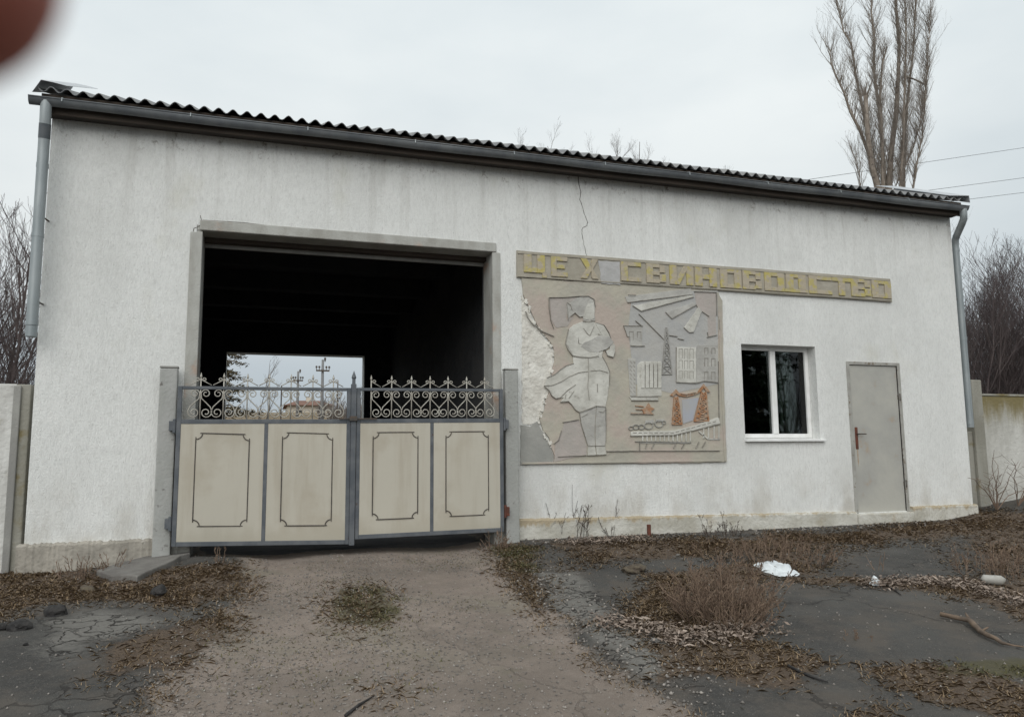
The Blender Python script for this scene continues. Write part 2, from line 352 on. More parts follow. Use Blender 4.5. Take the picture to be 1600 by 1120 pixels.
DIRT = np.vstack([np.array([[-.62, 9.3], [-.62, .2]]), P((372, 866), (372, 925), (330, 985), (300, 1035), (250, 1090), (215, 1160)),
                  P((1110, 1160), (1050, 1090), (965, 1048), (900, 1003), (858, 948), (835, 905), (795, 850)), np.array([[2.55, .2], [2.55, 9.3]])])
PALE_R = P((845, 890), (905, 893), (930, 935), (985, 985), (1075, 1020), (1060, 1070), (990, 1045), (925, 990), (880, 945))
PALE_L = P((60, 968), (130, 955), (215, 955), (285, 965), (235, 990), (150, 1000), (120, 1040), (60, 1030))
CRK_L = P((100, 1060), (330, 1040), (330, 1160), (40, 1160))
EDGE_R = P((840, 880), (1120, 1000), (1110, 1080), (980, 1060), (870, 960))
SANDY_L = P((290, 975), (420, 920), (420, 1100), (280, 1060))
litter_areas = [   # (outline in survey points, edge width, strength)
    (P((-60, 905), (60, 885), (170, 900), (330, 880), (390, 870), (370, 930), (300, 945), (150, 945), (60, 950), (-60, 985)), .25, .9),
    (P((160, 1000), (250, 985), (320, 950), (380, 955), (330, 1040), (150, 1065)), .2, .75),
    (P((520, 905), (600, 900), (630, 950), (560, 985), (520, 960)), .22, .55),
    (P((760, 850), (840, 855), (850, 900), (880, 945), (840, 960), (790, 900)), .15, .75),
    (P((830, 846), (1130, 838), (1330, 828), (1500, 800), (1640, 800), (1640, 830), (1400, 850), (1190, 868), (990, 880), (900, 884)), .35, .72),
    (P((1010, 900), (1190, 875), (1190, 985), (1060, 1010), (960, 985)), .2, .95),
    (P((1160, 850), (1280, 860), (1290, 900), (1180, 905)), .3, .8),
    (P((1000, 1010), (1140, 990), (1330, 1040), (1230, 1075), (1130, 1060), (1060, 1075)), .12, .85),
    (P((1190, 895), (1380, 905), (1500, 905), (1640, 920), (1640, 985), (1500, 935), (1370, 918), (1250, 912)), .2, .9),
    (P((1480, 820), (1640, 800), (1640, 960), (1540, 925)), .4, .75),
    (P((1370, 1045), (1450, 1035), (1560, 1060), (1640, 1090), (1640, 1160), (1540, 1130), (1400, 1085)), .12, .9),
    (P((1310, 1110), (1420, 1105), (1430, 1160), (1300, 1160)), .1, .6),
    (P((570, 1055), (660, 1045), (640, 1085), (570, 1090)), .12, .4)]
GREEN = [(P((530, 912), (600, 908), (625, 950), (580, 975), (530, 960)), .15), (P((768, 850), (835, 856), (840, 895), (805, 890)), .12), (P((1480, 1035), (1640, 1020), (1640, 1060), (1480, 1062)), .12)]
def masks(x, y):
    wx = x+.14*(fbm(x, y, 2.2, 4)-.5)*2; wy = y+.18*(fbm(x+31, y+9, 2.2, 4)-.5)*2
    ux = wx+.55*(fbm(x+71, y+13, .9, 4)-.5)*np.clip((-.2-y), 0, 1); uy = wy+.3*(fbm(x+5, y+61, .9, 3)-.5)
    d = soft(ux, uy, DIRT, .26)
    lit = np.zeros(x.shape)
    for p, w, s in litter_areas: lit = np.maximum(lit, s*soft(wx, wy, p, w))
    gr = np.zeros(x.shape)
    for p, w in GREEN: gr = np.maximum(gr, soft(wx, wy, p, w))
    pale = np.maximum(soft(wx, wy, PALE_R, .16), .85*soft(wx, wy, PALE_L, .38))
    ck = np.maximum(soft(x, y, EDGE_R, .2), np.maximum(soft(x, y, CRK_L, .2), .8*soft(x, y, PALE_L, .1)))
    return d, lit, gr, pale, ck
def gz(x, y, full=True):
    x = np.asarray(x, float); y = np.asarray(y, float)
    z = gnd0(x, y)
    d, lit, gr, pale, ck = masks(x, y)
    z = z-.045*d+.02*lit*(fbm(x, y, 9, 3)) + .022*(fbm(x+3, y+8, .9, 4)-.5) + .010*(fbm(x, y, 14, 3)-.5)*(.4+d)
    z = z-.03*np.exp(-((x-.2)/.35)**2)*d-.03*np.exp(-((x-1.95)/.4)**2)*d   # wheel ruts
    return z
def axis(lo, hi, a, b, step, g=1.22):
    mid = list(np.arange(a, b, step)); l = []; s = step; p = a
    while p > lo: s *= g; p -= s; l.append(p)
    r = []; s = step; p = mid[-1]
    while p < hi: s *= g; p += s; r.append(p)
    return np.array(l[::-1]+mid+r)
gxs = axis(-900, 1200, -3.6, 9.5, .04); gys = axis(-500, 2500, -6.4, 1.6, .04)
GX, GY = np.meshgrid(gxs, gys, indexing='ij')
nx_, ny_ = GX.shape
GZ = gz(GX.ravel(), GY.ravel())
verts = np.stack([GX.ravel(), GY.ravel(), GZ], 1)
ii, jj = np.meshgrid(np.arange(nx_-1), np.arange(ny_-1), indexing='ij')
q0 = (ii*ny_+jj).ravel(); quads = np.stack([q0, q0+ny_, q0+ny_+1, q0+1], 1)
def np_mesh(name, V, Q, material, smooth=True, attrs=None):
    me = bpy.data.meshes.new(name); k = Q.shape[1]
    me.vertices.add(len(V)); me.vertices.foreach_set("co", V.astype(np.float32).ravel())
    me.loops.add(Q.size); me.loops.foreach_set("vertex_index", Q.astype(np.int32).ravel())
    me.polygons.add(len(Q)); me.polygons.foreach_set("loop_start", np.arange(0, Q.size, k, dtype=np.int32))
    me.update(calc_edges=True); me.validate()
    for n_, a_ in (attrs or {}).items():
        t_ = me.attributes.new(n_, 'FLOAT', 'POINT'); t_.data.foreach_set("value", a_.astype(np.float32))
    if smooth: me.shade_smooth()
    me.materials.append(material)
    o = bpy.data.objects.new(name, me); C.objects.link(o); return o

def ground_mat():
    M = bpy.data.materials.new("ground_surface"); M.use_nodes = True
    n, l = M.node_tree.nodes, M.node_tree.links; b = n["Principled BSDF"]; b.inputs["Roughness"].default_value = .92; b.inputs["Specular IOR Level"].default_value = .25
    t = n.new("ShaderNodeTexCoord")
    def noise(scale, det=6, r=.6, off=0):
        q0 = n.new("ShaderNodeMapping"); q0.inputs["Location"].default_value = (off, off*.7, 0); l.new(t.outputs["Object"], q0.inputs[0])
        q = n.new("ShaderNodeTexNoise"); q.inputs["Scale"].default_value = scale; q.inputs["Detail"].default_value = det; q.inputs["Roughness"].default_value = r
        l.new(q0.outputs[0], q.inputs["Vector"]); return q.outputs["Fac"]
    def mr(s, a, c, d0=0, d1=1):
        q = n.new("ShaderNodeMapRange"); q.interpolation_type = 'SMOOTHSTEP'
        q.inputs["From Min"].default_value = a; q.inputs["From Max"].default_value = c; q.inputs["To Min"].default_value = d0; q.inputs["To Max"].default_value = d1
        l.new(s, q.inputs["Value"]); return q.outputs[0]
    def mixc(f, A, B):
        q = n.new("ShaderNodeMix"); q.data_type = 'RGBA'
        if isinstance(f, float): q.inputs["Factor"].default_value = f
        else: l.new(f, q.inputs["Factor"])
        for s, v in (("A", A), ("B", B)):
            if isinstance(v, tuple): q.inputs[s].default_value = (*v, 1)
            else: l.new(v, q.inputs[s])
        return q.outputs["Result"]
    def mm(op, A, B):
        q = n.new("ShaderNodeMath"); q.operation = op
        for i, v in enumerate((A, B)):
            if isinstance(v, (int, float)): q.inputs[i].default_value = v
            else: l.new(v, q.inputs[i])
        return q.outputs[0]
    def attr(nm): q = n.new("ShaderNodeAttribute"); q.attribute_name = nm; return q.outputs["Fac"]
    n1 = noise(5, 7, .65); n2 = noise(38, 5, .7, 3); n3 = noise(150, 3, .6, 7); n4 = noise(1.3, 5, .55, 11)
    def edge(a, amp=.75, lo=.42, hi=.58): return mr(mm('ADD', a, mm('MULTIPLY', mm('SUBTRACT', mm('ADD', mm('MULTIPLY', n1, .6), mm('MULTIPLY', n2, .4)), .5), amp)), lo, hi)
    # asphalt with aggregate
    asp = mixc(mr(n4, .35, .65), (.052, .050, .047), (.082, .079, .073))
    asp = mixc(mr(n2, .45, .7), asp, (.082, .078, .073))
    asp = mixc(mr(n3, .60, .70), asp, (.20, .195, .185))
    asp = mixc(mr(noise(210, 2, .5, 19), .60, .68), asp, (.022, .022, .022))
    dustA = mr(noise(2.3, 6, .7, 23), .42, .68, 0, .75)
    asp = mixc(dustA, asp, (.112, .096, .081))
    asp = mixc(mr(noise(.8, 5, .65, 33), .50, .68, 0, .6), asp, (.105, .101, .094))
    asp = mixc(mr(noise(26, 5, .8, 37), .56, .68, 0, .55), asp, (.14, .118, .098))
    pale = mixc(mr(n2, .35, .7), (.185, .176, .16), (.14, .132, .12))
    c = mixc(edge(attr("pale"), 1.0, .36, .66), asp, pale)
    # crazing of the worn asphalt
    wv = n.new("ShaderNodeVectorMath"); wv.operation = 'ADD'; ns = n.new("ShaderNodeTexNoise"); ns.inputs["Scale"].default_value = 5; ns.inputs["Detail"].default_value = 4
    l.new(t.outputs["Object"], ns.inputs["Vector"])
    sc = n.new("ShaderNodeVectorMath"); sc.operation = 'SCALE'; sc.inputs["Scale"].default_value = .42; l.new(ns.outputs["Color"], sc.inputs[0])
    l.new(t.outputs["Object"], wv.inputs[0]); l.new(sc.outputs[0], wv.inputs[1])
    def vor(scale):
        vo = n.new("ShaderNodeTexVoronoi"); vo.feature = 'DISTANCE_TO_EDGE'; vo.voronoi_dimensions = '2D'; vo.inputs["Scale"].default_value = scale
        l.new(wv.outputs[0], vo.inputs["Vector"]); return vo.outputs["Distance"]
    ck = mm('MAXIMUM', mr(vor(4.2), .042, .014), mm('MULTIPLY', mr(vor(8.5), .05, .018), mr(noise(2, 3, .5, 41), .5, .6)))
    ckm = mm('MULTIPLY', ck, mr(attr("craze"), .35, .75))
    far = mr(vor(.55), .008, .003)
    ckm = mm('MAXIMUM', ckm, mm('MULTIPLY', far, .55))
    c = mixc(mm('MULTIPLY', ckm, .9), c, (.025, .022, .02))
    # packed dirt drive
    dirt = mixc(mr(n1, .3, .7), (.275, .226, .19), (.215, .175, .147))
    dirt = mixc(mr(n2, .5, .72), dirt, (.285, .245, .215))
    dirt = mixc(mr(n3, .60, .72), dirt, (.36, .32, .29))
    dirt = mixc(mr(noise(190, 2, .5, 29), .60, .68), dirt, (.075, .062, .053))
    dirt = mixc(mr(noise(.9, 4, .5, 51), .5, .7, 0, .55), dirt, (.215, .195, .15))
    dirt = mixc(mr(noise(.7, 6, .65, 91), .46, .66, 0, .65), dirt, (.145, .122, .102))
    dirt = mixc(mr(noise(3.2, 6, .75, 95), .54, .68, 0, .5), dirt, (.15, .138, .098))
    dirt = mixc(mr(noise(7.5, 6, .8, 99), .55, .66, 0, .45), dirt, (.27, .24, .215))
    dm = edge(attr("dirt"), 1.25, .34, .62); c = mixc(dm, c, dirt); c = mixc(mm('MULTIPLY', ckm, .12), c, (.05, .043, .037))
    litc = mixc(mr(n2, .3, .7), (.088, .064, .047), (.165, .118, .082))
    litc = mixc(mr(n3, .5, .7), litc, (.19, .14, .10))
    lm = edge(attr("litter"), 1.15, .40, .66); c = mixc(mm('MULTIPLY', lm, .88), c, litc)
    grc = mixc(mr(n2, .3, .7), (.062, .058, .026), (.10, .088, .045))
    c = mixc(mm('MULTIPLY', edge(attr("moss"), 1.0, .4, .7), .75), c, grc)
    # open field behind
    sp = n.new("ShaderNodeSeparateXYZ"); l.new(t.outputs["Object"], sp.inputs[0])
    fld = mixc(mr(noise(.15, 6, .7, 77), .35, .65), (.17, .125, .075), (.21, .165, .105))
    c = mixc(mr(sp.outputs["Y"], 14, 26), c, fld)
    l.new(c, b.inputs["Base Color"])
    h = mm('ADD', mm('MULTIPLY', n2, .5), mm('MULTIPLY', n3, .28))
    h = mm('SUBTRACT', h, mm('MULTIPLY', ckm, .9))
    h = mm('ADD', h, mm('MULTIPLY', mm('MULTIPLY', lm, noise(90, 4, .7, 63)), .9))
    bp = n.new("ShaderNodeBump"); bp.inputs["Strength"].default_value = 1; bp.inputs["Distance"].default_value = .02
    l.new(h, bp.inputs["Height"]); l.new(bp.outputs[0], b.inputs["Normal"])
    return M
d_, l_, g_, p_, c_ = masks(GX.ravel(), GY.ravel())
ground = np_mesh("ground", verts, quads, ground_mat(), True, dict(dirt=d_, litter=l_, moss=g_, pale=p_, craze=c_))
tag(ground, None, None, kind='structure')
def G(px, py):
    p = fg(px, py); return np.array([p[0], p[1], float(gz(np.array([p[0]]), np.array([p[1]]))[0])])
def gh(x, y): return float(gz(np.array([x]), np.array([y]))[0])

# ================================================================ BUILDING
WX0, WX1, WD, WT = -2.10, 9.75, 9.0, .48
WZ = 4.46
bld = thing("workshop_building", (3.8, 0, 0), "long white rendered workshop with drive-through opening and corrugated roof", "building")
OPN = (-.63, 2.58, -.4, 3.37); WIN = (5.99, 7.165, 1.13, 2.39); DOR = (7.72, 8.545, .15, 2.16)

def wall_y(name, holes, y0, y1, x0, x1, z0, z1, material, material_in=None, step=None):
    """A wall in the XZ plane with rectangular openings, reveals included."""
    xs = sorted({x0, x1, *[h[0] for h in holes], *[h[1] for h in holes]}); zs = sorted({z0, z1, *[max(h[2], z0) for h in holes], *[h[3] for h in holes]})
    mb = MB()
    solid = lambda i, j: 0 <= i < len(xs)-1 and 0 <= j < len(zs)-1 and not any(h[0]-1e-6 <= xs[i] and xs[i+1] <= h[1]+1e-6 and h[2]-1e-6 <= zs[j] and zs[j+1] <= h[3]+1e-6 for h in holes)
    for i in range(len(xs)-1):
        for j in range(len(zs)-1):
            if not solid(i, j): continue
            a, b_, c, d = xs[i], xs[i+1], zs[j], zs[j+1]
            mb.add([(a, y0, c), (b_, y0, c), (b_, y0, d), (a, y0, d)], [(0, 1, 2, 3)])
            mb.add([(a, y1, c), (b_, y1, c), (b_, y1, d), (a, y1, d)], [(3, 2, 1, 0)])
            if not solid(i-1, j): mb.add([(a, y0, c), (a, y1, c), (a, y1, d), (a, y0, d)], [(3, 2, 1, 0)])
            if not solid(i+1, j): mb.add([(b_, y0, c), (b_, y1, c), (b_, y1, d), (b_, y0, d)], [(0, 1, 2, 3)])
            if not solid(i, j-1): mb.add([(a, y0, c), (b_, y0, c), (b_, y1, c), (a, y1, c)], [(3, 2, 1, 0)])
            if not solid(i, j+1): mb.add([(a, y0, d), (b_, y0, d), (b_, y1, d), (a, y1, d)], [(0, 1, 2, 3)])
    return mb
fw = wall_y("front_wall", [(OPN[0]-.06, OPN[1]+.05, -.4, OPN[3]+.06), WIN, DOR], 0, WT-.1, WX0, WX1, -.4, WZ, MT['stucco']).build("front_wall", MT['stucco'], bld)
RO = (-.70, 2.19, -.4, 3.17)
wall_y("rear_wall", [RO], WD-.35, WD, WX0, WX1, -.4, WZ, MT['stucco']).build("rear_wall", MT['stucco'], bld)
rl = MB()
for x0, x1 in ((RO[0]-.10, RO[0]-.002), (RO[1]+.002, RO[1]+.10)): rl.box(x0, x1, WD-.36, WD+.01, -.3, RO[3]+.1)
TANP = .392
RZ = 4.628+4.74*TANP
for x0, x1 in ((WX0, WX0+.4), (WX1-.4, WX1)):
    mb = MB(); y0, y1 = WT-.1+.001, WD-.35-.001
    prof = [(y0, -.4), (y1, -.4), (y1, 4.68), (WD/2, RZ-.16), (y0, 4.74)]
    vs = [(x0, a, b) for a, b in prof]+[(x1, a, b) for a, b in prof]; k = len(prof)
    mb.add(vs, [tuple(range(k-1, -1, -1)), tuple(range(k, 2*k))]+[(i, (i+1) % k, (i+1) % k+k, i+k) for i in range(k)])
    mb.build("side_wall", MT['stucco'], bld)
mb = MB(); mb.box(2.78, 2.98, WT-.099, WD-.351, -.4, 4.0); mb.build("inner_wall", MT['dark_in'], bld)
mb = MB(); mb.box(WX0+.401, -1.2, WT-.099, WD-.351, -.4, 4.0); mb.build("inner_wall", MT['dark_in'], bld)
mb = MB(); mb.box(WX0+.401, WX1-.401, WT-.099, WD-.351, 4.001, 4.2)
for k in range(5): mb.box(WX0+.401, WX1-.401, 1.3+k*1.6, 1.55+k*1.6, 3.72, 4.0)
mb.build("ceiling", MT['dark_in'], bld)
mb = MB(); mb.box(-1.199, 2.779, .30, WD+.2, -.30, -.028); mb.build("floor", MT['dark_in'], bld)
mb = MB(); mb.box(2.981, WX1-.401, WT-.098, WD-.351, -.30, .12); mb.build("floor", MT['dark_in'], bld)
# inner lining behind the front wall: dark colour paints in the unlit bay
lin = wall_y("lining", [(-.63, 2.58, -.4, 3.37)], WT-.099, WT-.05, -1.199, 2.779, -.2, 4.0, None).build("inner_shade_lining", MT['dark_in'], bld)
lin2 = wall_y("lining", [RO], WD-.40, WD-.351, -1.199, 2.779, -.2, 4.0, None).build("inner_shade_lining", MT['dark_in'], bld)

# plinth
def rough_strip(x0, x1, y0, y1, z0, zt0, zt1, seed, amp=.012, n=60):
    """low plinth strip with a wavering worn top edge"""
    r_ = random.Random(seed); mb = MB(); vs = []; fs = []
    zz = [zt0+(zt1-zt0)*i/n+r_.uniform(-amp, amp) for i in range(n+1)]
    for i in range(n+1):
        x = x0+(x1-x0)*i/n; j = r_.uniform(-.004, .004)
        vs += [(x, y0+j, z0), (x, y0+j, zz[i]-.018), (x, y0+.014+j, zz[i]), (x, y1, zz[i]+.006)]
    for i in range(n):
        a = 4*i; b_ = a+4
        for k in range(3): fs.append((a+k, b_+k, b_+k+1, a+k+1))
    fs += [(0, 1, 2, 3), (4*n+3, 4*n+2, 4*n+1, 4*n)]
    mb.add(vs, fs); return mb
rough_strip(WX0-.05, -.968, -.06, .01, -.4, .175, .175, 3, .01).build("plinth", MT['plinth_old'], bld)
rough_strip(2.842, DOR[0]-.06, -.045, .01, -.4, .235, .165, 5, .005, 120).build("plinth", MT['plinth'], bld)
rough_strip(DOR[1]+.06, WX1+.03, -.055, .01, -.4, .20, .20, 6, .006).build("plinth", MT['plinth'], bld)
mb = MB(); mb.box(DOR[0]-.058, DOR[1]+.058, -.075, .2, -.4, .135); mb.build("door_step", MT['plinth'], bld, bevel=.012)

# trim of the drive-through opening
mb = MB(); a, b_, zb, zt = OPN
mb.box(a-.12, a, -.014, -.0005, -.25, zt-.02); mb.box(a-.059, a+.0, -.0004, .377, -.25, zt-.001)
mb.build("opening_jamb", MT['frame_cement'], bld, bevel=.008)
mb = MB(); mb.box(b_, b_+.10, -.014, -.0005, -.25, zt); mb.box(b_, b_+.049, -.0004, .377, -.25, zt-.001); mb.build("opening_jamb", MT['frame_cement'], bld, bevel=.008)
mb = MB(); mb.box(a-.03, b_+.05, -.022, -.001, zt+.003, zt+.115); mb.box(a-.058, b_+.048, -.0008, .377, zt, zt+.058); mb.build("lintel", MT['frame_cement'], bld, bevel=.01)
mb = MB(); mb.box(a+.003, b_-.003, .24, .34, zt-.05, zt-.001); mb.build("lintel_beam", MT['wood_old'], bld, bevel=.006)
mb = MB(); mb.box(a+.003, b_-.003, .342, .376, zt-.09, zt-.0012); mb.build("lintel_beam", MT['cement'], bld, bevel=.006)

# cracks in the render: fine line from eaves to sign, and one over the opening corner
crk = [(903, 266), (904, 282), (907, 300), (906, 312), (911, 325), (914, 338), (918, 348), (917, 353), (910, 356), (909, 365), (912, 378), (914, 392), (917, 400)]
pts = []
r_ = random.Random(4)
for (p0, p1) in zip(crk[:-1], crk[1:]):
    for k in range(3):
        u = k/3; pts.append((p0[0]+(p1[0]-p0[0])*u+r_.uniform(-.6, .6), p0[1]+(p1[1]-p0[1])*u))
pts.append(crk[-1])
mb = MB(); fp_ = [F(*p) for p in pts]
for i in range(len(fp_)-1): mb.ribbon(fp_[i:i+2], .009-.004*i/len(fp_)+r_.uniform(-.002, .002), -.0015, .004)
mb.build("crack", MT['crack'], fw)
mb = MB(); mb.ribbon([F(*p) for p in [(313, 337), (315, 345), (313, 353), (303, 357), (301, 366), (300, 380)]], .007, -.0015, .004)
mb.ribbon([F(*p) for p in [(317, 344), (380, 348), (440, 355), (530, 361), (640, 370)]], .006, -.0018, .004); mb.build("crack", MT['crack'], fw)

# window
win = thing("window", (WIN[0], .15, WIN[2]), None, None); win.parent = bld; win.matrix_parent_inverse = Matrix.Translation((-3.8, 0, 0))
a, b_, c, d = WIN; yw0, yw1 = .15, .21; s_ = .058; ml = F(1209, 600, .15)[0]
mb = MB(); e = .002
mb.box(a+e, a+s_, yw0, yw1, c+.03, d-e); mb.box(b_-s_, b_-e, yw0, yw1, c+.03, d-e)
mb.box(a+s_, b_-s_, yw0+.001, yw1, d-s_, d-e); mb.box(a+s_, b_-s_, yw0+.001, yw1, c+.03, c+.085)
mb.build("window_frame", MT['white_pvc'], win, bevel=.004)
mb = MB(); mb.box(ml-.042, ml+.042, yw0-.006, yw1-.002, c+.086, d-s_-.001); mb.build("mullion", MT['white_pvc'], win, bevel=.006)
mb = MB(); mb.box(a+s_+.001, ml-.043, .178, .186, c+.086, d-s_-.001); mb.build("pane", MT['glass'], win)
mb = MB(); mb.box(ml+.043, b_-s_-.001, .178, .186, c+.086, d-s_-.001); mb.build("pane", MT['glass'], win)
mb = MB(); mb.add([(a-.01, -.05, c-.02), (b_+.06, -.05, c-.02), (b_+.06, -.05, c+.005), (a-.01, -.05, c+.005), (a-.01, .149, c-.02), (b_+.06, .149, c-.02), (b_+.06, .149, c+.028), (a-.01, .149, c+.028)],
                  [(0, 1, 2, 3), (3, 2, 6, 7), (4, 7, 6, 5), (0, 3, 7, 4), (1, 5, 6, 2), (0, 4, 5, 1)])
mb.build("sill", MT['white_pvc'], win, bevel=.003)
# dim room behind the window
mb = MB()
for k in range(14):
    x = a+.86+k*.055; mb.tube([(x, .52+.03*math.sin(k*1.7), .9), (x+.01, .5+.02*math.sin(k), 2.6)], .024, 6)
mb.build("curtain", mat("curtain_cloth", (.50, .54, .49), .9, (.40, .44, .41), 9), win, smooth=True)

# door
dr = thing("door", (DOR[0], .03, DOR[2]), None, None); dr.parent = bld; dr.matrix_parent_inverse = Matrix.Translation((-3.8, 0, 0))
a, b_, c, d = DOR
mb = MB(); mb.box(a+.002, b_-.002, .012, .052, c-.01, d-.003); lf = mb.build("door_leaf", MT['door'], dr, bevel=.004)
mb = MB(); mb.box(a-.055, a, -.008, .06, c-.012, d+.045); mb.box(b_, b_+.05, -.008, .06, c-.012, d+.045); mb.box(a+.0005, b_-.0005, -.009, .06, d, d+.044)
mb.build("door_frame", MT['door_edge'], dr, bevel=.004)
mb = MB(); hx = F(1339, 685, .01)[0]
mb.box(hx-.028, hx+.018, .004, .014, 1.00, 1.30); h = mb.build("handle_plate", MT['rust'], dr, bevel=.008)
mb = MB(); mb.tube([(hx, .005, 1.205), (hx, -.035, 1.205), (hx+.03, -.04, 1.207), (hx+.115, -.042, 1.205)], [.01, .009, .008, .007], 8); mb.build("handle", MT['dark_metal'], h, smooth=True)
mb = MB(); mb.prism([(hx-.012, 1.0), (hx+.008, 1.0), (hx+.005, .82), (hx-.002, .76), (hx-.007, .86)], .0100, .0125); mb.build("rust_stain", MT['rust_streak'], dr)
for z in (1.72, .52):
    mb = MB(); mb.tube([(b_+.012, -.012, z-.05), (b_+.012, -.012, z+.05)], .008, 8); mb.box(b_-.012, b_+.004, .007, .0118, z-.03, z+.03); mb.build("hinge", MT['dark_metal'], dr)

# roof -----------------------------------------------------------
def corrugated(yA, yB, front):
    xs = np.arange(WX0-.08, WX1-.02, .0178); ys = np.linspace(yA, yB, 22)
    X, Y = np.meshgrid(xs, ys, indexing='ij')
    d = Y-(-.24) if front else (WD+.24)-Y
    Z = 4.628+d*TANP+.027*np.cos(2*np.pi*(X+.645)/.1422)+.012*(fbm(X, Y, .7, 3)-.5)*np.clip(d, 0, 1)
    # sheet overlaps: each sheet rides on the last
    Z += .006*((X-WX0) % 1.115 < .16)
    n1, n2 = X.shape; V = np.stack([X.ravel(), Y.ravel(), Z.ravel()], 1)
    i, j = np.meshgrid(np.arange(n1-1), np.arange(n2-1), indexing='ij'); q = (i*n2+j).ravel()
    top = np.stack([q, q+n2, q+n2+1, q+1], 1)
    N = len(V); V2 = np.vstack([V, V-np.array([0, 0, .008])]); bot = top[:, ::-1]+N
    e1 = np.arange(n1-1)*n2; ed = np.stack([e1, e1+N, e1+n2+N, e1+n2], 1); e2 = e1+n2-1; ed2 = np.stack([e2+n2, e2+n2+N, e2+N, e2], 1)
    return V2, np.vstack([top, bot, ed, ed2])
V, Q = corrugated(-.24, WD/2, True); rf = np_mesh("roof", V, Q, MT['roof'], True); rf.parent = bld; rf.matrix_parent_inverse = Matrix.Translation((-3.8, 0, 0))
V, Q = corrugated(WD+.24, WD/2, False); rr = np_mesh("roof", V, Q[:, ::-1], MT['roof'], True); rr.parent = bld; rr.matrix_parent_inverse = Matrix.Translation((-3.8, 0, 0))
def slope_strip(prof, y0=-.26, y1=1.1, mat_=MT['roof_edge'], name="gable_flashing", th=.004, z0=0.0):
    mb = MB(); vs = []
    for yy in (y0, y1):
        dz = (yy+.24)*.45
        vs += [(x, yy, z+dz) for x, z in prof]+[(x, yy, z+dz-th) for x, z in prof]
    k = len(prof); K = 2*k; fs = []
    for i in range(k-1):
        fs += [(i, i+1, K+i+1, K+i), (k+i+1, k+i, K+k+i, K+k+i+1), (i, k+i, k+i+1, i+1), (K+i+1, K+k+i+1, K+k+i, K+i)]
    fs += [(0, K, K+k, k), (k-1, 2*k-1, K+2*k-1, K+k-1)]
    mb.add(vs, fs); return mb.build(name, mat_, bld)
slope_strip([(-2.225, 4.585), (-2.155, 4.722), (-2.05, 4.712), (-1.92, 4.69)])
slope_strip([(9.48, 4.672), (9.86, 4.706), (9.87, 4.60)])
mb = MB()
for s0 in (-1, 1): pass
mb.add([(WX0-.08, WD/2-.22, RZ-.07), (WX1, WD/2-.22, RZ-.07), (WX1, WD/2, RZ+.03), (WX0-.08, WD/2, RZ+.03), (WX0-.08, WD/2+.22, RZ-.07), (WX1, WD/2+.22, RZ-.07)], [(0, 1, 2, 3), (3, 2, 5, 4)])
mb.build("ridge_cap", MT['roof_edge'], bld)
mb = MB(); mb.box(WX0-.06, WX1+.03, -.185, -.16, 4.40, 4.605); mb.build("fascia", MT['wood_old'], bld)
for ya, yb in ((.02, .3), (WD-.3, WD-.02)):
    mb = MB(); mb.box(WX0+.02, WX1-.02, ya, yb, WZ+.001, 4.66); mb.build("wall_plate", MT['wood_old'], bld)
mb = MB(); mb.box(WX0-.05, WX1+.02, -.159, -.003, 4.425, 4.45); mb.build("soffit", MT['soffit'], bld)
# gutter: half-round channel with rolled lip
mb = MB(); n = 12; xs = np.linspace(-2.245, 9.80, 26); vs = []; fs = []
rO, rI = .055, .050; GYc = -.25
for i, x in enumerate(xs):
    sag = .006*math.sin(i*1.3)
    for k in range(n+1):
        q = math.pi+math.pi*k/n; vs.append((x, GYc+math.cos(q)*rO, 4.517+sag+math.sin(q)*rO*1.25))
    for k in range(n+1):
        q = 2*math.pi-math.pi*k/n; vs.append((x, GYc+math.cos(q)*rI, 4.517+sag+math.sin(q)*rI*1.25))
m2 = 2*(n+1)
for i in range(len(xs)-1):
    for k in range(m2): fs.append((i*m2+k, i*m2+(k+1) % m2, (i+1)*m2+(k+1) % m2, (i+1)*m2+k))
fs += [tuple(range(m2)), tuple(range(len(vs)-1, len(vs)-m2-1, -1))]
mb.add(vs, fs); gut = mb.build("gutter", MT['gutter'], bld, smooth=True)
mb = MB(); mb.tube([(-2.245, -.306, 4.517), (9.80, -.306, 4.517)], .007, 6); mb.build("gutter_lip", MT['gutter'], gut, smooth=True)
x = -1.95
while x < 9.7:
    mb = MB(); mb.tube([(x, -.187, 4.56), (x, -.25, 4.545), (x, -.307, 4.526), (x, -.312, 4.49)], .006, 5); mb.build("gutter_bracket", MT['pipe'], gut); x += 1.18
# downpipes
def pipe_run(pts, r, name="downpipe"):
    mb = MB(); mb.tube(pts, r, 14); return mb.build(name, MT['pipe'], bld, smooth=False)
def smoothpipe(o):
    o.data.shade_smooth()
    try: o.data.set_sharp_from_angle(angle=R(50))
    except Exception: pass
dl = pipe_run([(-2.098, -.25, 4.50), (-2.098, -.25, 4.40), (-2.10, -.235, 4.28), (-2.108, -.20, 4.15), (-2.11, -.19, 3.96), (-2.112, -.18, 2.15)], .052); smoothpipe(dl)
for z in (3.86, 3.15, 2.28):
    mb = MB(); mb.tube([(-2.111, -.184, z-.02), (-2.111, -.184, z+.02)], .0555, 14); smoothpipe(mb.build("pipe_collar", MT['pipe'], dl))
mb = MB(); mb.tube([(-2.1005, -.232, 4.27), (-2.1085, -.1985, 4.13)], .0545, 14); smoothpipe(mb.build("pipe_reflection_band", MT['pipe_dark'], dl))  # dark band paints a metal reflection near the pipe top
for z in (3.35, 2.5):
    mb = MB(); mb.tube([(-2.09, -.15, z), (-2.07, .0, z)], .008, 6); mb.build("pipe_bracket", MT['dark_metal'], dl)
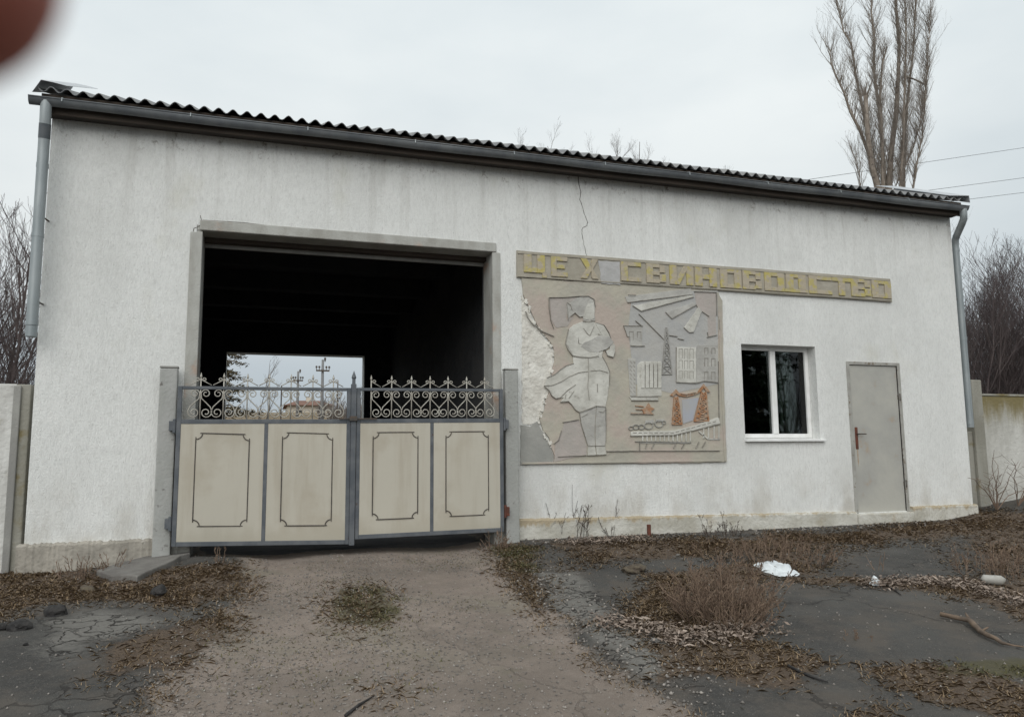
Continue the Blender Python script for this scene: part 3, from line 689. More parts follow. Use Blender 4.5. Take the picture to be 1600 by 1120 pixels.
dq = pipe_run([(9.735, -.25, 4.48), (9.735, -.25, 4.40), (9.742, -.24, 4.34), (9.765, -.19, 4.29), (9.85, .0, 4.15), (9.868, .04, 4.10), (9.87, .05, 4.0), (9.875, .05, 1.30)], .05); smoothpipe(dq)
for z in (3.95, 2.6, 1.36):
    mb = MB(); mb.tube([(9.873, .05, z-.02), (9.873, .05, z+.02)], .0535, 14); smoothpipe(mb.build("pipe_collar", MT['pipe'], dq))
mb = MB(); mb.tube([(9.87, .05, 3.2), (9.75, .06, 3.2)], .008, 6); mb.build("pipe_bracket", MT['dark_metal'], dq)

# ================================================================ SIGN
sg = thing("wall_sign", (5.7, 0, 3.25), "long mortar sign band with yellow raised ЦЕХ СВИНОВОДСТВО lettering on the white wall", "sign")
r_ = random.Random(21)
def wob(poly, amp=.006, step=.25):
    out = []
    n = len(poly)
    for i in range(n):
        a, b2 = poly[i], poly[(i+1) % n]; L = math.hypot(b2[0]-a[0], b2[1]-a[1]); k = max(1, int(L/step))
        for j in range(k):
            u = j/k; out.append((a[0]+(b2[0]-a[0])*u+r_.uniform(-amp, amp), a[1]+(b2[1]-a[1])*u+r_.uniform(-amp, amp)))
    return out
SX0, SX1, SZ0, SZ1 = 2.885, 8.52, 3.082, 3.408
mb = MB(); mb.prism(wob([(SX0, SZ0), (SX1, SZ0-.005), (SX1-.01, SZ1+.003), (SX0, SZ1)], .004, .3), -.030, .002); mb.build("sign_panel", MT['sign_bg'], sg)
mb = MB()
for p in ([(SX0+.01, SZ1-.03), (SX1-.02, SZ1-.03)], [(SX0+.01, SZ0+.012), (SX1-.02, SZ0+.012)]): mb.ribbon(p, .012, -.040, -.029)
mb.build("sign_rim", MT['sign_bg'], sg)
mb = MB(); mb.prism(wob([F(933, 408), F(966, 411), F(967, 446), F(938, 443)], .008, .05), -.0345, -.028); mb.build("repair_patch", MT['patch_blue'], sg)
LH0, LH1 = 3.118, 3.368
def rects(ch):
    t = .34; h = .24
    D_ = {'Ц': [(0, 1-.0, 0, 0)], }
    if ch == 'Ц': return [(0, t, .12, 1), (.58, .58+t, .12, 1), (t, .58, .12, .12+h), (.80, 1, -.10, .12)]
    if ch == 'Е': return [(0, t, 0, 1), (t, 1, .78, 1), (t, .85, .40, .60), (t, 1, 0, .22)]
    if ch == 'С': return [(0, t, 0, 1), (t, 1, .78, 1), (t, 1, 0, .22)]
    if ch == 'В': return [(0, t, 0, 1), (t, .68, .80, 1), (t, .68, .41, .60), (t, .68, 0, .20), (.68, 1, .06, .46), (.68, .95, .56, .95)]
    if ch == 'Н': return [(0, t, 0, 1), (.66, 1, 0, 1), (t, .66, .38, .62)]
    if ch == 'О': return [(0, t, 0, 1), (.66, 1, 0, 1), (t, .66, .80, 1), (t, .66, 0, .20)]
    if ch == 'Д': return [(.06, .06+t, .18, 1), (.62, .96, .18, 1), (.40, .62, .80, 1), (0, 1.02, 0, .18)]
    if ch == 'Т': return [(.33, .67, 0, .78), (0, 1, .78, 1)]
    return []
def letter(ch, x0, x1):
    mb = MB(); w = x1-x0; H = LH1-LH0
    polys = []
    if ch == 'Х': polys = [[(0, 0), (.36, 0), (.60, .40), (.60, .60), (.36, 1), (0, 1), (.34, .5)], [(1, 0), (.66, 0), (.6, .1), (.602, .9), (.66, 1), (1, 1), (.70, .5)]]
    elif ch == 'И': polys = [[(0, 0), (.30, 0), (.30, 1), (0, 1)], [(.70, 0), (1, 0), (1, 1), (.70, 1)], [(.302, 0), (.40, 0), (.698, .72), (.698, 1), (.60, 1), (.302, .28)]]
    else: polys = [[(a, c), (b2, c), (b2, d), (a, d)] for a, b2, c, d in rects(ch)]
    for p in polys: mb.prism([(x0+u*w, LH0+v*H) for u, v in p], -.046, -.029)
    o = mb.build("letter", MT['letter'], sg, bevel=.004)
    return o
LET = [('Ц', 47, 136), ('Е', 160, 222), ('Х', 282, 350), ('С', 450, 528), ('В', 556, 630), ('И', 652, 745), ('Н', 757, 842), ('О', 862, 944), ('В', 955, 1028), ('О', 1046, 1122), ('Д', 1130, 1216), ('С', 1230, 1320), ('Т', 1328, 1400), ('В', 1406, 1482), ('О', 1492, 1566)]
for ch, z0, z1 in LET:
    yl = lambda zx: 380+(92+(zx-50)*.063)/2.667
    letter(ch, F(800+(z0-2)/2.667, yl(z0))[0], F(800+(z1+4)/2.667, yl(z1))[0])

# ================================================================ MURAL
mu = thing("wall_mural", (4.3, 0, .85), "weathered mortar relief of a standing woman and factories left of the window", "mural")
def A(*pts): return [F(820+x/4, 450+y/4) for x, y in pts]     # left half survey
def B(*pts): return [F(960+x/4, 440+y/4) for x, y in pts]     # right half survey
YP = -.024
outline = [F(*p) for p in [(814, 437), (900, 441), (1010, 448), (1118, 455), (1127, 470), (1130, 600), (1134, 722), (1000, 724), (864, 724), (866, 712), (861, 698), (857, 684), (848, 672), (842, 655), (850, 640), (852, 625), (860, 608), (861, 585), (866, 565), (864, 545), (860, 535), (848, 522), (838, 508), (830, 490), (822, 472), (817, 462)]]
outline[1] = (outline[1][0], 3.078); outline[0] = (outline[0][0], 3.078); outline[2] = (outline[2][0], 3.078); outline[3] = (outline[3][0], 3.078)
mb = MB(); mb.prism(wob(outline, .005, .08), YP, .002); mb.build("mural_panel", MT['mural'], mu, bevel=.004)
# broken-out area: rough plaster, built as a lumpy sheet
mb = MB(); mb.prism(wob([F(*p) for p in [(815, 462), (822, 474), (829, 492), (837, 510), (847, 524), (859, 537), (862, 548), (864, 565), (859, 585), (858, 608), (850, 625), (848, 640), (839, 657), (828, 664), (816, 662)]], .01, .05), -.008, .002); mb.build("bare_plaster", MT['raw_plaster'], mu)
mb = MB(); mb.prism(wob([F(*p) for p in [(813, 664), (828, 666), (838, 658), (846, 674), (855, 686), (859, 699), (864, 712), (862, 725), (813, 726)]], .006, .06), -.013, .002); mb.build("cement_patch", MT['patch'], mu, bevel=.003)
# flaking lip around the break
mb = MB(); r2 = random.Random(5)
lip = [(817, 462), (824, 478), (832, 498), (842, 514), (856, 530), (864, 545), (866, 565), (861, 585), (860, 608), (852, 625), (848, 642), (840, 656), (850, 676), (858, 690), (863, 706)]
for (p0, p1) in zip(lip[:-1], lip[1:]):
    for k in range(3):
        mb = MB(); u = r2.random(); c = F(p0[0]+(p1[0]-p0[0])*u+r2.uniform(-3, 1), p0[1]+(p1[1]-p0[1])*u+r2.uniform(-2, 2)); s1 = r2.uniform(.008, .025)
        mb.prism([(c[0]+s1*math.cos(q)*r2.uniform(.5, 1.2), c[1]+s1*math.sin(q)*r2.uniform(.5, 1.4)) for q in np.linspace(0, 5.2, 6)], r2.uniform(-.030, -.015), .0); mb.build("flake", MT['raw_plaster'], mu)
# coloured washes: thin skims of tinted mortar
mb = MB(); mb.prism(B((100, 120), (480, 60), (640, 60), (640, 640), (360, 700), (120, 640), (80, 300)), YP-.003, YP+.004); mb.build("grey_wash", MT['relief_wash'], mu)
mb = MB(); mb.prism(B((415, 738), (520, 726), (482, 868), (422, 888)), YP-.006, YP+.001); mb.build("blue_wash", MT['bluewash'], mu)
for pk in (B((492, 68), (626, 74), (628, 330), (580, 345), (575, 225), (505, 150)), A((240, 840), (335, 825), (380, 985), (380, 1040), (180, 1085), (185, 970), (225, 900)), A((150, 66), (330, 60), (260, 100), (255, 200), (300, 180), (262, 240), (190, 250), (160, 200))):
    mb = MB(); mb.prism(pk, YP-.0045, YP); mb.build("pink_wash", MT['pinkwash'], mu)
# woman
wom = []
def rel(name, poly, h, m_=MT['relief'], bev=.006):
    poly = wob(poly, .0022, .035)
    mb = MB(); mb.prism(poly, YP-h*.72, YP); return mb.build(name, m_, mu, bevel=bev)
fig = rel("figure_coat", A((355, 212), (300, 232), (270, 260), (256, 310), (250, 352), (268, 390), (294, 430), (298, 474), (255, 486), (215, 512), (180, 542), (134, 564), (116, 612), (146, 640), (162, 672), (186, 690), (238, 688), (216, 712), (266, 708), (286, 726), (310, 760), (336, 776), (394, 756), (440, 736), (498, 742), (510, 680), (520, 600), (522, 524), (500, 470), (476, 430), (500, 300), (430, 216), (395, 206)), .016, MT['relief'], .011)
def sub(name, poly, h0, h1, m_, bev=.004):
    poly = wob(poly, .0022, .035)
    mb = MB(); mb.prism(poly, YP-h1*.72, YP-h0*.72); return mb.build(name, m_, fig, bevel=bev)
sub("head", A((360, 208), (356, 182), (335, 184), (306, 158), (282, 176), (264, 205), (258, 150), (254, 102), (276, 94), (300, 75), (340, 56), (390, 56), (424, 76), (432, 120), (430, 165), (432, 208)), 0, .013, MT['relief_dim'])
sub("face", A((362, 196), (366, 150), (388, 100), (424, 96), (429, 150), (424, 196), (400, 206)), .013, .020, MT['relief'])
sub("arm", A((270, 262), (330, 300), (325, 350), (380, 365), (460, 380), (452, 425), (400, 436), (340, 432), (294, 424), (252, 352)), .016, .026, MT['relief'])
sub("arm", A((432, 220), (485, 238), (518, 290), (532, 330), (556, 360), (556, 402), (545, 434), (506, 424), (498, 398), (524, 385), (520, 350), (490, 320), (470, 290)), .0, .022, MT['relief'])
sub("bundle", A((340, 368), (360, 345), (405, 325), (455, 298), (520, 308), (548, 342), (502, 385), (440, 406), (390, 400)), .016, .030, MT['relief_dim'])
sub("leg", A((336, 779), (394, 758), (440, 740), (430, 860), (432, 985), (388, 985), (370, 930), (346, 850)), 0, .013, MT['relief_dim'])
sub("leg", A((444, 740), (496, 745), (500, 860), (498, 960), (494, 985), (436, 985), (434, 860)), 0, .015, MT['relief_dim'])
sub("boot", A((388, 988), (432, 988), (440, 1042), (386, 1045)), 0, .017, MT['relief']); sub("boot", A((436, 988), (494, 988), (502, 1038), (444, 1043)), 0, .018, MT['relief'])
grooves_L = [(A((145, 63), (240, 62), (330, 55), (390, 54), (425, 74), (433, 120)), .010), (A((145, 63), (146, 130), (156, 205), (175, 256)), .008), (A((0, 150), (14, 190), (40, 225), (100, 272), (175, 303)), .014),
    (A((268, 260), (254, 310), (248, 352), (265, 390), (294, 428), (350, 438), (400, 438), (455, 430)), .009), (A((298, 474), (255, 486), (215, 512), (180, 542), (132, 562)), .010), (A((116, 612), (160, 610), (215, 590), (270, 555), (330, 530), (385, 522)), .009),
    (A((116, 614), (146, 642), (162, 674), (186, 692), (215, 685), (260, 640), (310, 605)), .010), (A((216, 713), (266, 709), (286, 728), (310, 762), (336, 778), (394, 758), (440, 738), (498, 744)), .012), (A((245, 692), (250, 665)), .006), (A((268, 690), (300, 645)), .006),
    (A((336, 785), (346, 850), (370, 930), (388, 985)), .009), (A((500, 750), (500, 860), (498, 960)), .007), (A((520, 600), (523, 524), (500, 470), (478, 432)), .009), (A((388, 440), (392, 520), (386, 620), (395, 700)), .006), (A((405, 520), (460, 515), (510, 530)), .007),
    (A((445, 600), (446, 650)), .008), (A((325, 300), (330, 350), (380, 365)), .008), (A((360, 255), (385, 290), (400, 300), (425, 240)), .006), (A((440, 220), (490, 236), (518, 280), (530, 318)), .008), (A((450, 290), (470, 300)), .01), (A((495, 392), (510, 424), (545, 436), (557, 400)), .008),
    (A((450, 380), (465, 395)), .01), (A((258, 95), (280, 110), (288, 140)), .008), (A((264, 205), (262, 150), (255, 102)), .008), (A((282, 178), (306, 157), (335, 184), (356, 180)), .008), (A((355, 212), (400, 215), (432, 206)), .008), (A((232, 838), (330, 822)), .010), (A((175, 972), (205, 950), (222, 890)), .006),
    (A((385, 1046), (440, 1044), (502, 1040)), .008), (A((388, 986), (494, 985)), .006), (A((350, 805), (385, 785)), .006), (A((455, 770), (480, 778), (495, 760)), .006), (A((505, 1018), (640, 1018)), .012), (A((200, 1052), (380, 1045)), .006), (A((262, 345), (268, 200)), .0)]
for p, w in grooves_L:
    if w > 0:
        mb = MB(); mb.ribbon(p, w*.62, YP-.0185, YP-.001); mb.build("incised_shade_line", MT['groove'], mu)  # raised dark ribbons paint the shade along the relief outlines
# factories, silos, pylons
RB = [("beam", B((108, 155), (158, 187), (487, 98), (478, 86)), .020, 'relief'), ("beam", B((312, 196), (348, 234), (502, 148), (486, 134)), .016, 'relief_dim'), ("beam", B((426, 290), (456, 319), (486, 318), (537, 190), (514, 160), (494, 196)), .022, 'relief'),
      ("beam", B((60, 96), (475, 44), (478, 82), (75, 132)), .010, 'relief_dim'), ("beam", B((78, 88), (126, 88), (126, 97), (78, 97)), .016, 'relief_dim'),
      ("factory_block", B((50, 278), (168, 280), (166, 404), (96, 402), (92, 350), (72, 345)), .012, 'relief_dim'), ("silo_base", B((135, 520), (158, 500), (282, 500), (288, 716), (135, 718)), .010, 'relief'),
      ("tower_block", B((76, 482), (126, 480), (128, 716), (92, 716)), .013, 'relief_dim'), ("silo_step", B((84, 720), (266, 720), (266, 742), (100, 742)), .014, 'relief'),
      ("apartment_block", B((378, 410), (502, 414), (504, 632), (470, 634), (378, 628)), .015, 'relief'), ("apartment_block", B((506, 400), (640, 396), (640, 630), (552, 620), (506, 632)), .011, 'relief_dim'),
      ("conveyor", B((92, 936), (370, 930), (500, 896), (640, 848), (652, 886), (500, 926), (366, 958), (96, 963)), .022, 'relief'), ("base_strip", B((122, 996), (470, 1000), (470, 1012), (152, 1010)), .012, 'relief_dim'), ("base_strip", B((576, 980), (652, 980), (652, 990), (576, 990)), .012, 'relief_dim')]
for nme, p, h, mm_ in RB: rel(nme, p, h, MT[mm_], .004)
for k in range(5):
    x0 = 158+k*26; pl = [(x0, 668), (x0, 512)]+[(x0+12+12*math.cos(math.pi-q), 512-12*math.sin(q)) for q in np.linspace(.3, 2.84, 5)]+[(x0+24, 512), (x0+24, 668)]
    rel("silo", B(*pl), .024, MT['relief'], .006)
r2 = random.Random(12)
for k in range(12):   # legs under the conveyor
    x0 = 165+k*27
    if 440 < x0 < 460 or x0 > 600: continue
    yt = 955 if x0 < 366 else 957-(x0-366)*.25
    mb = MB(); mb.prism(B((x0, yt), (x0+7, yt), (x0+7, 996), (x0, 996)), YP-.014, YP); mb.build("conveyor_leg", MT['relief'], mu)
mb = MB()
for x0 in (545, 575, 610, 640): mb.prism(B((x0, 905), (x0+7, 903), (x0+7, 978), (x0, 978)), YP-.014, YP)
mb.ribbon(B((520, 935), (572, 980)), .016, YP-.014, YP); mb.build("conveyor_support", MT['relief'], mu)
# window recesses and slots: their shade painted as dark strips
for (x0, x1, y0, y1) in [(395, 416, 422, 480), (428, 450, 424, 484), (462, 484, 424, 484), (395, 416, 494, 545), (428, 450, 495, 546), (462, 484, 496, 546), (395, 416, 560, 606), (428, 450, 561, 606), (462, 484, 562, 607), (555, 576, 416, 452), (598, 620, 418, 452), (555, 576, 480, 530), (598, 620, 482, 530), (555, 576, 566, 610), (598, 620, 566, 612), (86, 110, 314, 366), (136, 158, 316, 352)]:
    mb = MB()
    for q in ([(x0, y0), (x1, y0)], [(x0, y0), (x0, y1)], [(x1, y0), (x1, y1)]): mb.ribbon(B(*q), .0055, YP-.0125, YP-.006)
    mb.build("window_recess_shade", MT['groove'], mu)
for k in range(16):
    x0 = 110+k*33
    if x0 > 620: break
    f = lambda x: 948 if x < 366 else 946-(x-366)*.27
    mb = MB(); mb.ribbon(B((x0, f(x0)-3), (x0+19, f(x0+19)-3)), .009, YP-.0175, YP-.014); mb.build("slot_shade", MT['groove'], mu)
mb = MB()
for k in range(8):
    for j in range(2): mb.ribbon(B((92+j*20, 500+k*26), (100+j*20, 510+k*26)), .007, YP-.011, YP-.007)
mb.build("tower_pattern_shade", MT['groove'], mu)
mb = MB()
for k in range(4): mb.ribbon(B((184+k*26, 520), (184+k*26, 660)), .005, YP-.0185, YP-.008)
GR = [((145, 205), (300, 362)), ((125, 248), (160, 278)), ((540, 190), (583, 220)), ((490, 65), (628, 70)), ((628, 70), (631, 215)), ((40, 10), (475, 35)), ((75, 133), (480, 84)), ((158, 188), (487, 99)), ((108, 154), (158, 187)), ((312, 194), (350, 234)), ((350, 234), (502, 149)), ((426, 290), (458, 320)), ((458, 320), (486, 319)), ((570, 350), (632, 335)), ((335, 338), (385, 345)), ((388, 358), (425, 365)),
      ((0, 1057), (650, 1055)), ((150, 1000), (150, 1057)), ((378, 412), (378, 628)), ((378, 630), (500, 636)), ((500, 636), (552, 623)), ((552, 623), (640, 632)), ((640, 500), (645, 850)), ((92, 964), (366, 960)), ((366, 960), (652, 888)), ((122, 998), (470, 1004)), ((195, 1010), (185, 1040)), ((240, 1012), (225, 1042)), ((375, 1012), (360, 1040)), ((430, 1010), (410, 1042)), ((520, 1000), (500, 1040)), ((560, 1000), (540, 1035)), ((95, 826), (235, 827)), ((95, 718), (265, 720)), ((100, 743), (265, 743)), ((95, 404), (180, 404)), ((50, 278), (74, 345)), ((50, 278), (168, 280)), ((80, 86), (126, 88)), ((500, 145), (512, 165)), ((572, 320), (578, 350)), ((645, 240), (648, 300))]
mb.build("silo_joint_shade", MT['groove'], mu)
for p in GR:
    mb = MB(); mb.ribbon(B(*p), .0062, YP-.0175, YP-.001); mb.build("incised_shade_line", MT['groove'], mu)  # dark ribbon drawn in place of groove shade
def lattice(name, xa0, xa1, xb0, xb1, yt, yb, n, m_, w):
    mb = MB()
    L = [(xa0+(xb0-xa0)*k/n, yt+(yb-yt)*k/n) for k in range(n+1)]; Q = [(xa1+(xb1-xa1)*k/n, yt+(yb-yt)*k/n) for k in range(n+1)]
    mb.ribbon(B(L[0], L[-1]), w, YP-.020, YP); mb.ribbon(B(Q[0], Q[-1]), w, YP-.020, YP)
    for k in range(n):
        mb.ribbon(B(L[k], Q[k+1]), w*.8, YP-.017, YP); mb.ribbon(B(Q[k], L[k+1]), w*.8, YP-.0175, YP); mb.ribbon(B(L[k+1], Q[k+1]), w*.7, YP-.0165, YP)
    return mb.build(name, m_, mu)
lattice("mast", 312, 320, 290, 350, 290, 580, 6, MT['relief_mast'], .010)
lattice("pylon", 366, 386, 354, 412, 722, 892, 5, MT['orange'], .016); lattice("pylon", 536, 562, 492, 578, 692, 872, 6, MT['orange'], .019)
mb = MB(); mb.prism(B((375, 674), (410, 712), (396, 716), (375, 700), (356, 717), (340, 712)), YP-.02, YP); mb.prism(B((548, 640), (588, 692), (566, 690), (548, 664), (528, 690), (512, 690)), YP-.02, YP)
mb.ribbon(B((400, 712), (440, 718), (490, 706), (525, 690)), .012, YP-.018, YP); mb.ribbon(B((400, 700), (440, 706), (500, 692)), .007, YP-.018, YP)
mb.build("pylon_arm", MT['orange'], mu)
mb = MB(); mb.prism(B((205, 758), (220, 785), (242, 794), (218, 812), (232, 828), (176, 825), (166, 800), (190, 785)), YP-.018, YP); mb.ribbon(B((98, 824), (235, 828)), .012, YP-.016, YP); mb.ribbon(B((125, 776), (175, 782)), .010, YP-.015, YP); mb.ribbon(B((128, 798), (168, 800)), .010, YP-.015, YP); mb.build("emblem", MT['orange'], mu)
mb = MB()   # tractors beneath the silos: wheels, body
for cx, cy, rr_ in ((95, 915, 14), (125, 908, 18), (160, 908, 18), (205, 900, 26), (270, 888, 26), (300, 880, 12)):
    ring = [(cx+rr_*math.cos(q), cy+rr_*.8*math.sin(q)) for q in np.linspace(0, 2*math.pi, 13)]
    mb.ribbon(B(*ring), .008, YP-.016, YP)
mb.prism(B((185, 866), (235, 862), (240, 884), (185, 886)), YP-.012, YP); mb.prism(B((250, 862), (300, 858), (306, 872), (255, 878)), YP-.012, YP); mb.build("tractor", MT['relief_dim'], mu)
mb = MB(); mb.box(F(1131, 600)[0]-.06, F(1131, 600)[0]-.035, YP-.008, YP, .87, 3.05); mb.box(2.92, 5.6, YP-.0085, YP, .862, .885); mb.build("mural_border", MT['mural'], mu, bevel=.003)

# ================================================================ GATE
def gate_post(x0, x1, zt, label):
    t = thing("gate_post", ((x0+x1)/2, -.1, -.1), label, "gate post", "grey concrete gate posts")
    mb = MB(); mb.box(x0, x1, -.16, -.063, -.4, zt); mb.build("shaft", MT['post'], t, bevel=.012)
    mb = MB(); mb.box(x0-.004, x1+.004, -.164, -.06, zt+.001, zt+.022); mb.build("cap", MT['cement'], t, bevel=.006)
    return t
pl_ = gate_post(-.965, -.80, 1.88, "grey concrete post beside the left gate leaf, with a chipped top")
pr_ = gate_post(2.68, 2.84, 1.945, "grey concrete post with peeling paint between the right gate leaf and the mural")
GY0 = -.215
def spiral(cx, cz, r0, a0, turns, sgn, n=16):
    return [(cx+r0*(1-.72*k/n)*math.cos(a0+sgn*turns*2*math.pi*k/n), cz+r0*(1-.72*k/n)*math.sin(a0+sgn*turns*2*math.pi*k/n)) for k in range(n+1)]
def scroll_unit(mb, x, zb, zt, hw, left=True, right=True, broken=False, tip=1.0):
    """bar with a pair of S scrolls between the rails and a small crest above the top rail"""
    y = GY0-.004
    mb.tube([(x, y, zb), (x, y, zt+.085*tip)], .0065, 6)
    H = zt-zb
    for s in ((-1,) if left else ())+((1,) if right else ()):
        rb = hw*.50; rt = hw*.42
        cb = (x+s*(rb+.004), zb+.052+rb*.3); ct = (x+s*(rt+.006), zt-.03-rt)
        # lower spiral ends at its outer side, then sweeps up to the bar, then upper spiral
        lower = spiral(cb[0], cb[1], rb, math.pi/2 if False else (0 if s > 0 else math.pi), 1.35 if not broken else .55, -s)
        mid = [(cb[0]+s*rb*.98, cb[1]+rb*.35), (cb[0]+s*rb*.70, cb[1]+rb*1.05), (x+s*hw*.45, zb+H*.52), (x+s*.012, zb+H*.63)]
        upper = [(x+s*.008, ct[1]-.01)]+spiral(ct[0], ct[1], rt, math.pi if s > 0 else 0, 1.35, -s)
        pts = lower[::-1]+mid+upper
        P3 = [(a, y-.006, b2) for a, b2 in pts]; mb.tube(P3, .0058, 5)
        # crest: arm down to the rail and little curl
        mb.tube([(x+s*.004, y, zt+.066), (x+s*hw*.4, y, zt+.045), (x+s*hw*.95, y, zt+.012)], .005, 5)
        cu = spiral(x+s*.034, zt+.068, .020, math.pi if s > 0 else 0, 1.1, -s, 10)
        mb.tube([(a, y-.003, b2) for a, b2 in [(x+s*.004, zt+.058)]+cu], .0048, 5)
    # spear tip
    mb.tube([(x, y, zt+.085*tip), (x, y, zt+.098*tip), (x, y, zt+.105*tip), (x, y, zt+.14*tip)], [.007, .0125, .011, .001], 6)
def gate_leaf(xa, xb, zba, zbb, zta, ztb, n, xs_orn, label, right):
    """xa hinge side ... xb meeting side given left to right"""
    t = thing("gate_leaf", ((xa+xb)/2, GY0, zba), label, "gate", "sheet steel gate leaves with scrollwork")
    lerp = lambda A_, B_, x: A_+(B_-A_)*(x-xa)/(xb-xa)
    zb = lambda x: lerp(zba, zbb, x); zt = lambda x: lerp(zta, ztb, x)
    zm = lambda x: zt(x)-.335
    fr = MB(); w = .042; y0, y1 = GY0-.02, GY0+.02
    def bar(x0, x1, fz0, fz1):
        fr.add([(x0, y0, fz0(x0)), (x1, y0, fz0(x1)), (x1, y0, fz1(x1)), (x0, y0, fz1(x0)), (x0, y1, fz0(x0)), (x1, y1, fz0(x1)), (x1, y1, fz1(x1)), (x0, y1, fz1(x0))],
               [(0, 1, 2, 3), (4, 7, 6, 5), (3, 2, 6, 7), (0, 4, 5, 1), (0, 3, 7, 4), (1, 5, 6, 2)])
    bar(xa, xa+w, zb, zt); bar(xb-w, xb, zb, zt)
    e = .0005
    for f0, f1 in ((lambda x: zb(x)+e, lambda x: zb(x)+.045), (lambda x: zm(x)-.045, zm), (lambda x: zt(x)-.032, lambda x: zt(x)-e)): bar(xa+w+e, xb-w-e, f0, f1)
    xm = (xa+xb)/2
    y0, y1 = GY0-.018, GY0+.018
    bar(xm-.019, xm+.019, lambda x: zb(x)+.0455, lambda x: zm(x)-.0455)
    fr.build("gate_frame", MT['gate_frame'], t, bevel=.004)
    for x0, x1 in ((xa+w+e, xm-.0195), (xm+.0195, xb-w-e)):
        mb = MB(); nx, nz = 14, 18; vs = []; fs = []
        rr_ = random.Random(int(x0*1000)); ph = rr_.random()*6
        for i in range(nx+1):
            for j in range(nz+1):
                x = x0+(x1-x0)*i/nx; z = zb(x)+.0455+(zm(x)-.0455-zb(x)-.0455)*j/nz
                bow = .006*math.sin(math.pi*i/nx)*math.sin(math.pi*j/nz)*math.sin(2.3*i/nx+3*j/nz+ph)
                vs.append((x, GY0-.013+bow, z))
        for i in range(nx):
            for j in range(nz): fs.append((i*(nz+1)+j, (i+1)*(nz+1)+j, (i+1)*(nz+1)+j+1, i*(nz+1)+j+1))
        mb.add(vs, fs); pn = mb.build("panel", MT['gate_panel'], t)
        sm = pn.modifiers.new("thick", 'SOLIDIFY'); sm.thickness = .003; sm.offset = 1
        # welded rod outline with hollow corners
        mb = MB(); W = x1-x0; a, b2 = x0+W*.18, x1-W*.18; xc = (a+b2)/2
        Z0 = zb(xc)+.045+.15; Z1 = zm(xc)-.045-.10; cr_ = .062
        sh = (zb(x1)-zb(x0))/W
        pts = []
        for (cx, cz, a0, a1) in ((a, Z0, 90, 0), (b2, Z0, 180, 90), (b2, Z1, 270, 180), (a, Z1, 360, 270)):
            for k in range(7):
                q = R(a0+(a1-a0)*k/6); pts.append((cx+cr_*math.cos(q), cz+cr_*math.sin(q)))
            # little tail at each corner start
        pts.append(pts[0])
        P3 = [(x, GY0-.019, z+sh*(x-xc)) for x, z in pts]
        mb.tube(P3, .006, 6)
        for i_ in (0, 6, 7, 13, 14, 20, 21, 27):
            x, yv, z = P3[i_]; k = i_ // 7
            cx, cz = ((a, Z0), (b2, Z0), (b2, Z1), (a, Z1))[k]
            mb.tube([(x, yv, z), (x+(cx-x)*.35 if abs(z-cz-sh*(x-xc)) < .01 else x, yv, z+((cz+sh*(x-xc))-z)*.35 if abs(x-cx) < .01 else z)], .005, 5)
        mb.build("panel_moulding", MT['gate_line'], pn)
    for k, (x, kw) in enumerate(xs_orn):
        mb = MB(); scroll_unit(mb, x, zm(x)+.001, zt(x), .108, **kw); mb.build("scroll_ornament", MT['scroll'], t, smooth=True)
    hx = xa if not right else xb; s = -1 if not right else 1
    for z in (zt(hx)-.40, zb(hx)+.22):
        mb = MB(); mb.tube([(hx+s*.02, GY0+.0, z-.07), (hx+s*.02, GY0+.0, z+.07)], .018, 8); mb.box(min(hx+s*.02, hx+s*.07), max(hx+s*.02, hx+s*.07), GY0-.01, GY0+.052, z-.05, z+.05)
        mb.build("hinge", MT['rust'] if (right and z < 1) else MT['gate_frame'], t, bevel=.004)
    return t
dx = lambda px: F(px, 600, GY0)[0]
lo = [(dx(p), {}) for p in (314, 350, 387, 421, 455, 489, 521)]
gl = gate_leaf(-.785, .925, .118, .065, 1.695, 1.703, 7, lo, "left cream gate leaf with a blue grey frame, next to the spear post", False)
ro = [(dx(580), dict(left=False)), (dx(612), {})]+[(dx(p), {}) for p in (643, 672, 700, 729, 757)]
gr_ = gate_leaf(.985, 2.63, .112, .125, 1.706, 1.72, 7, ro, "right cream gate leaf, shorter below, with a broken first scroll", True)
# meeting post with spear head, welded to the left leaf
mb = MB(); x = .945; mb.box(x-.019, x+.034, GY0-.032, GY0+.018, .055, 1.745); mb.box(x-.008, x+.024, GY0-.024, GY0+.008, 1.7455, 1.80)
mb.tube([(x+.008, GY0-.008, 1.795), (x+.008, GY0-.008, 1.815), (x+.008, GY0-.008, 1.822), (x+.008, GY0-.008, 1.89)], [.016, .026, .024, .001], 8)
mb.build("meeting_stile", MT['gate_frame'], gl, bevel=.004)
mb = MB(); mb.tube([(.80, GY0-.045, 1.372), (1.20, GY0-.045, 1.372)], .008, 6); mb.box(.91, .99, GY0-.055, GY0-.034, 1.352, 1.40); mb.build("bolt", MT['dark_metal'], gl)

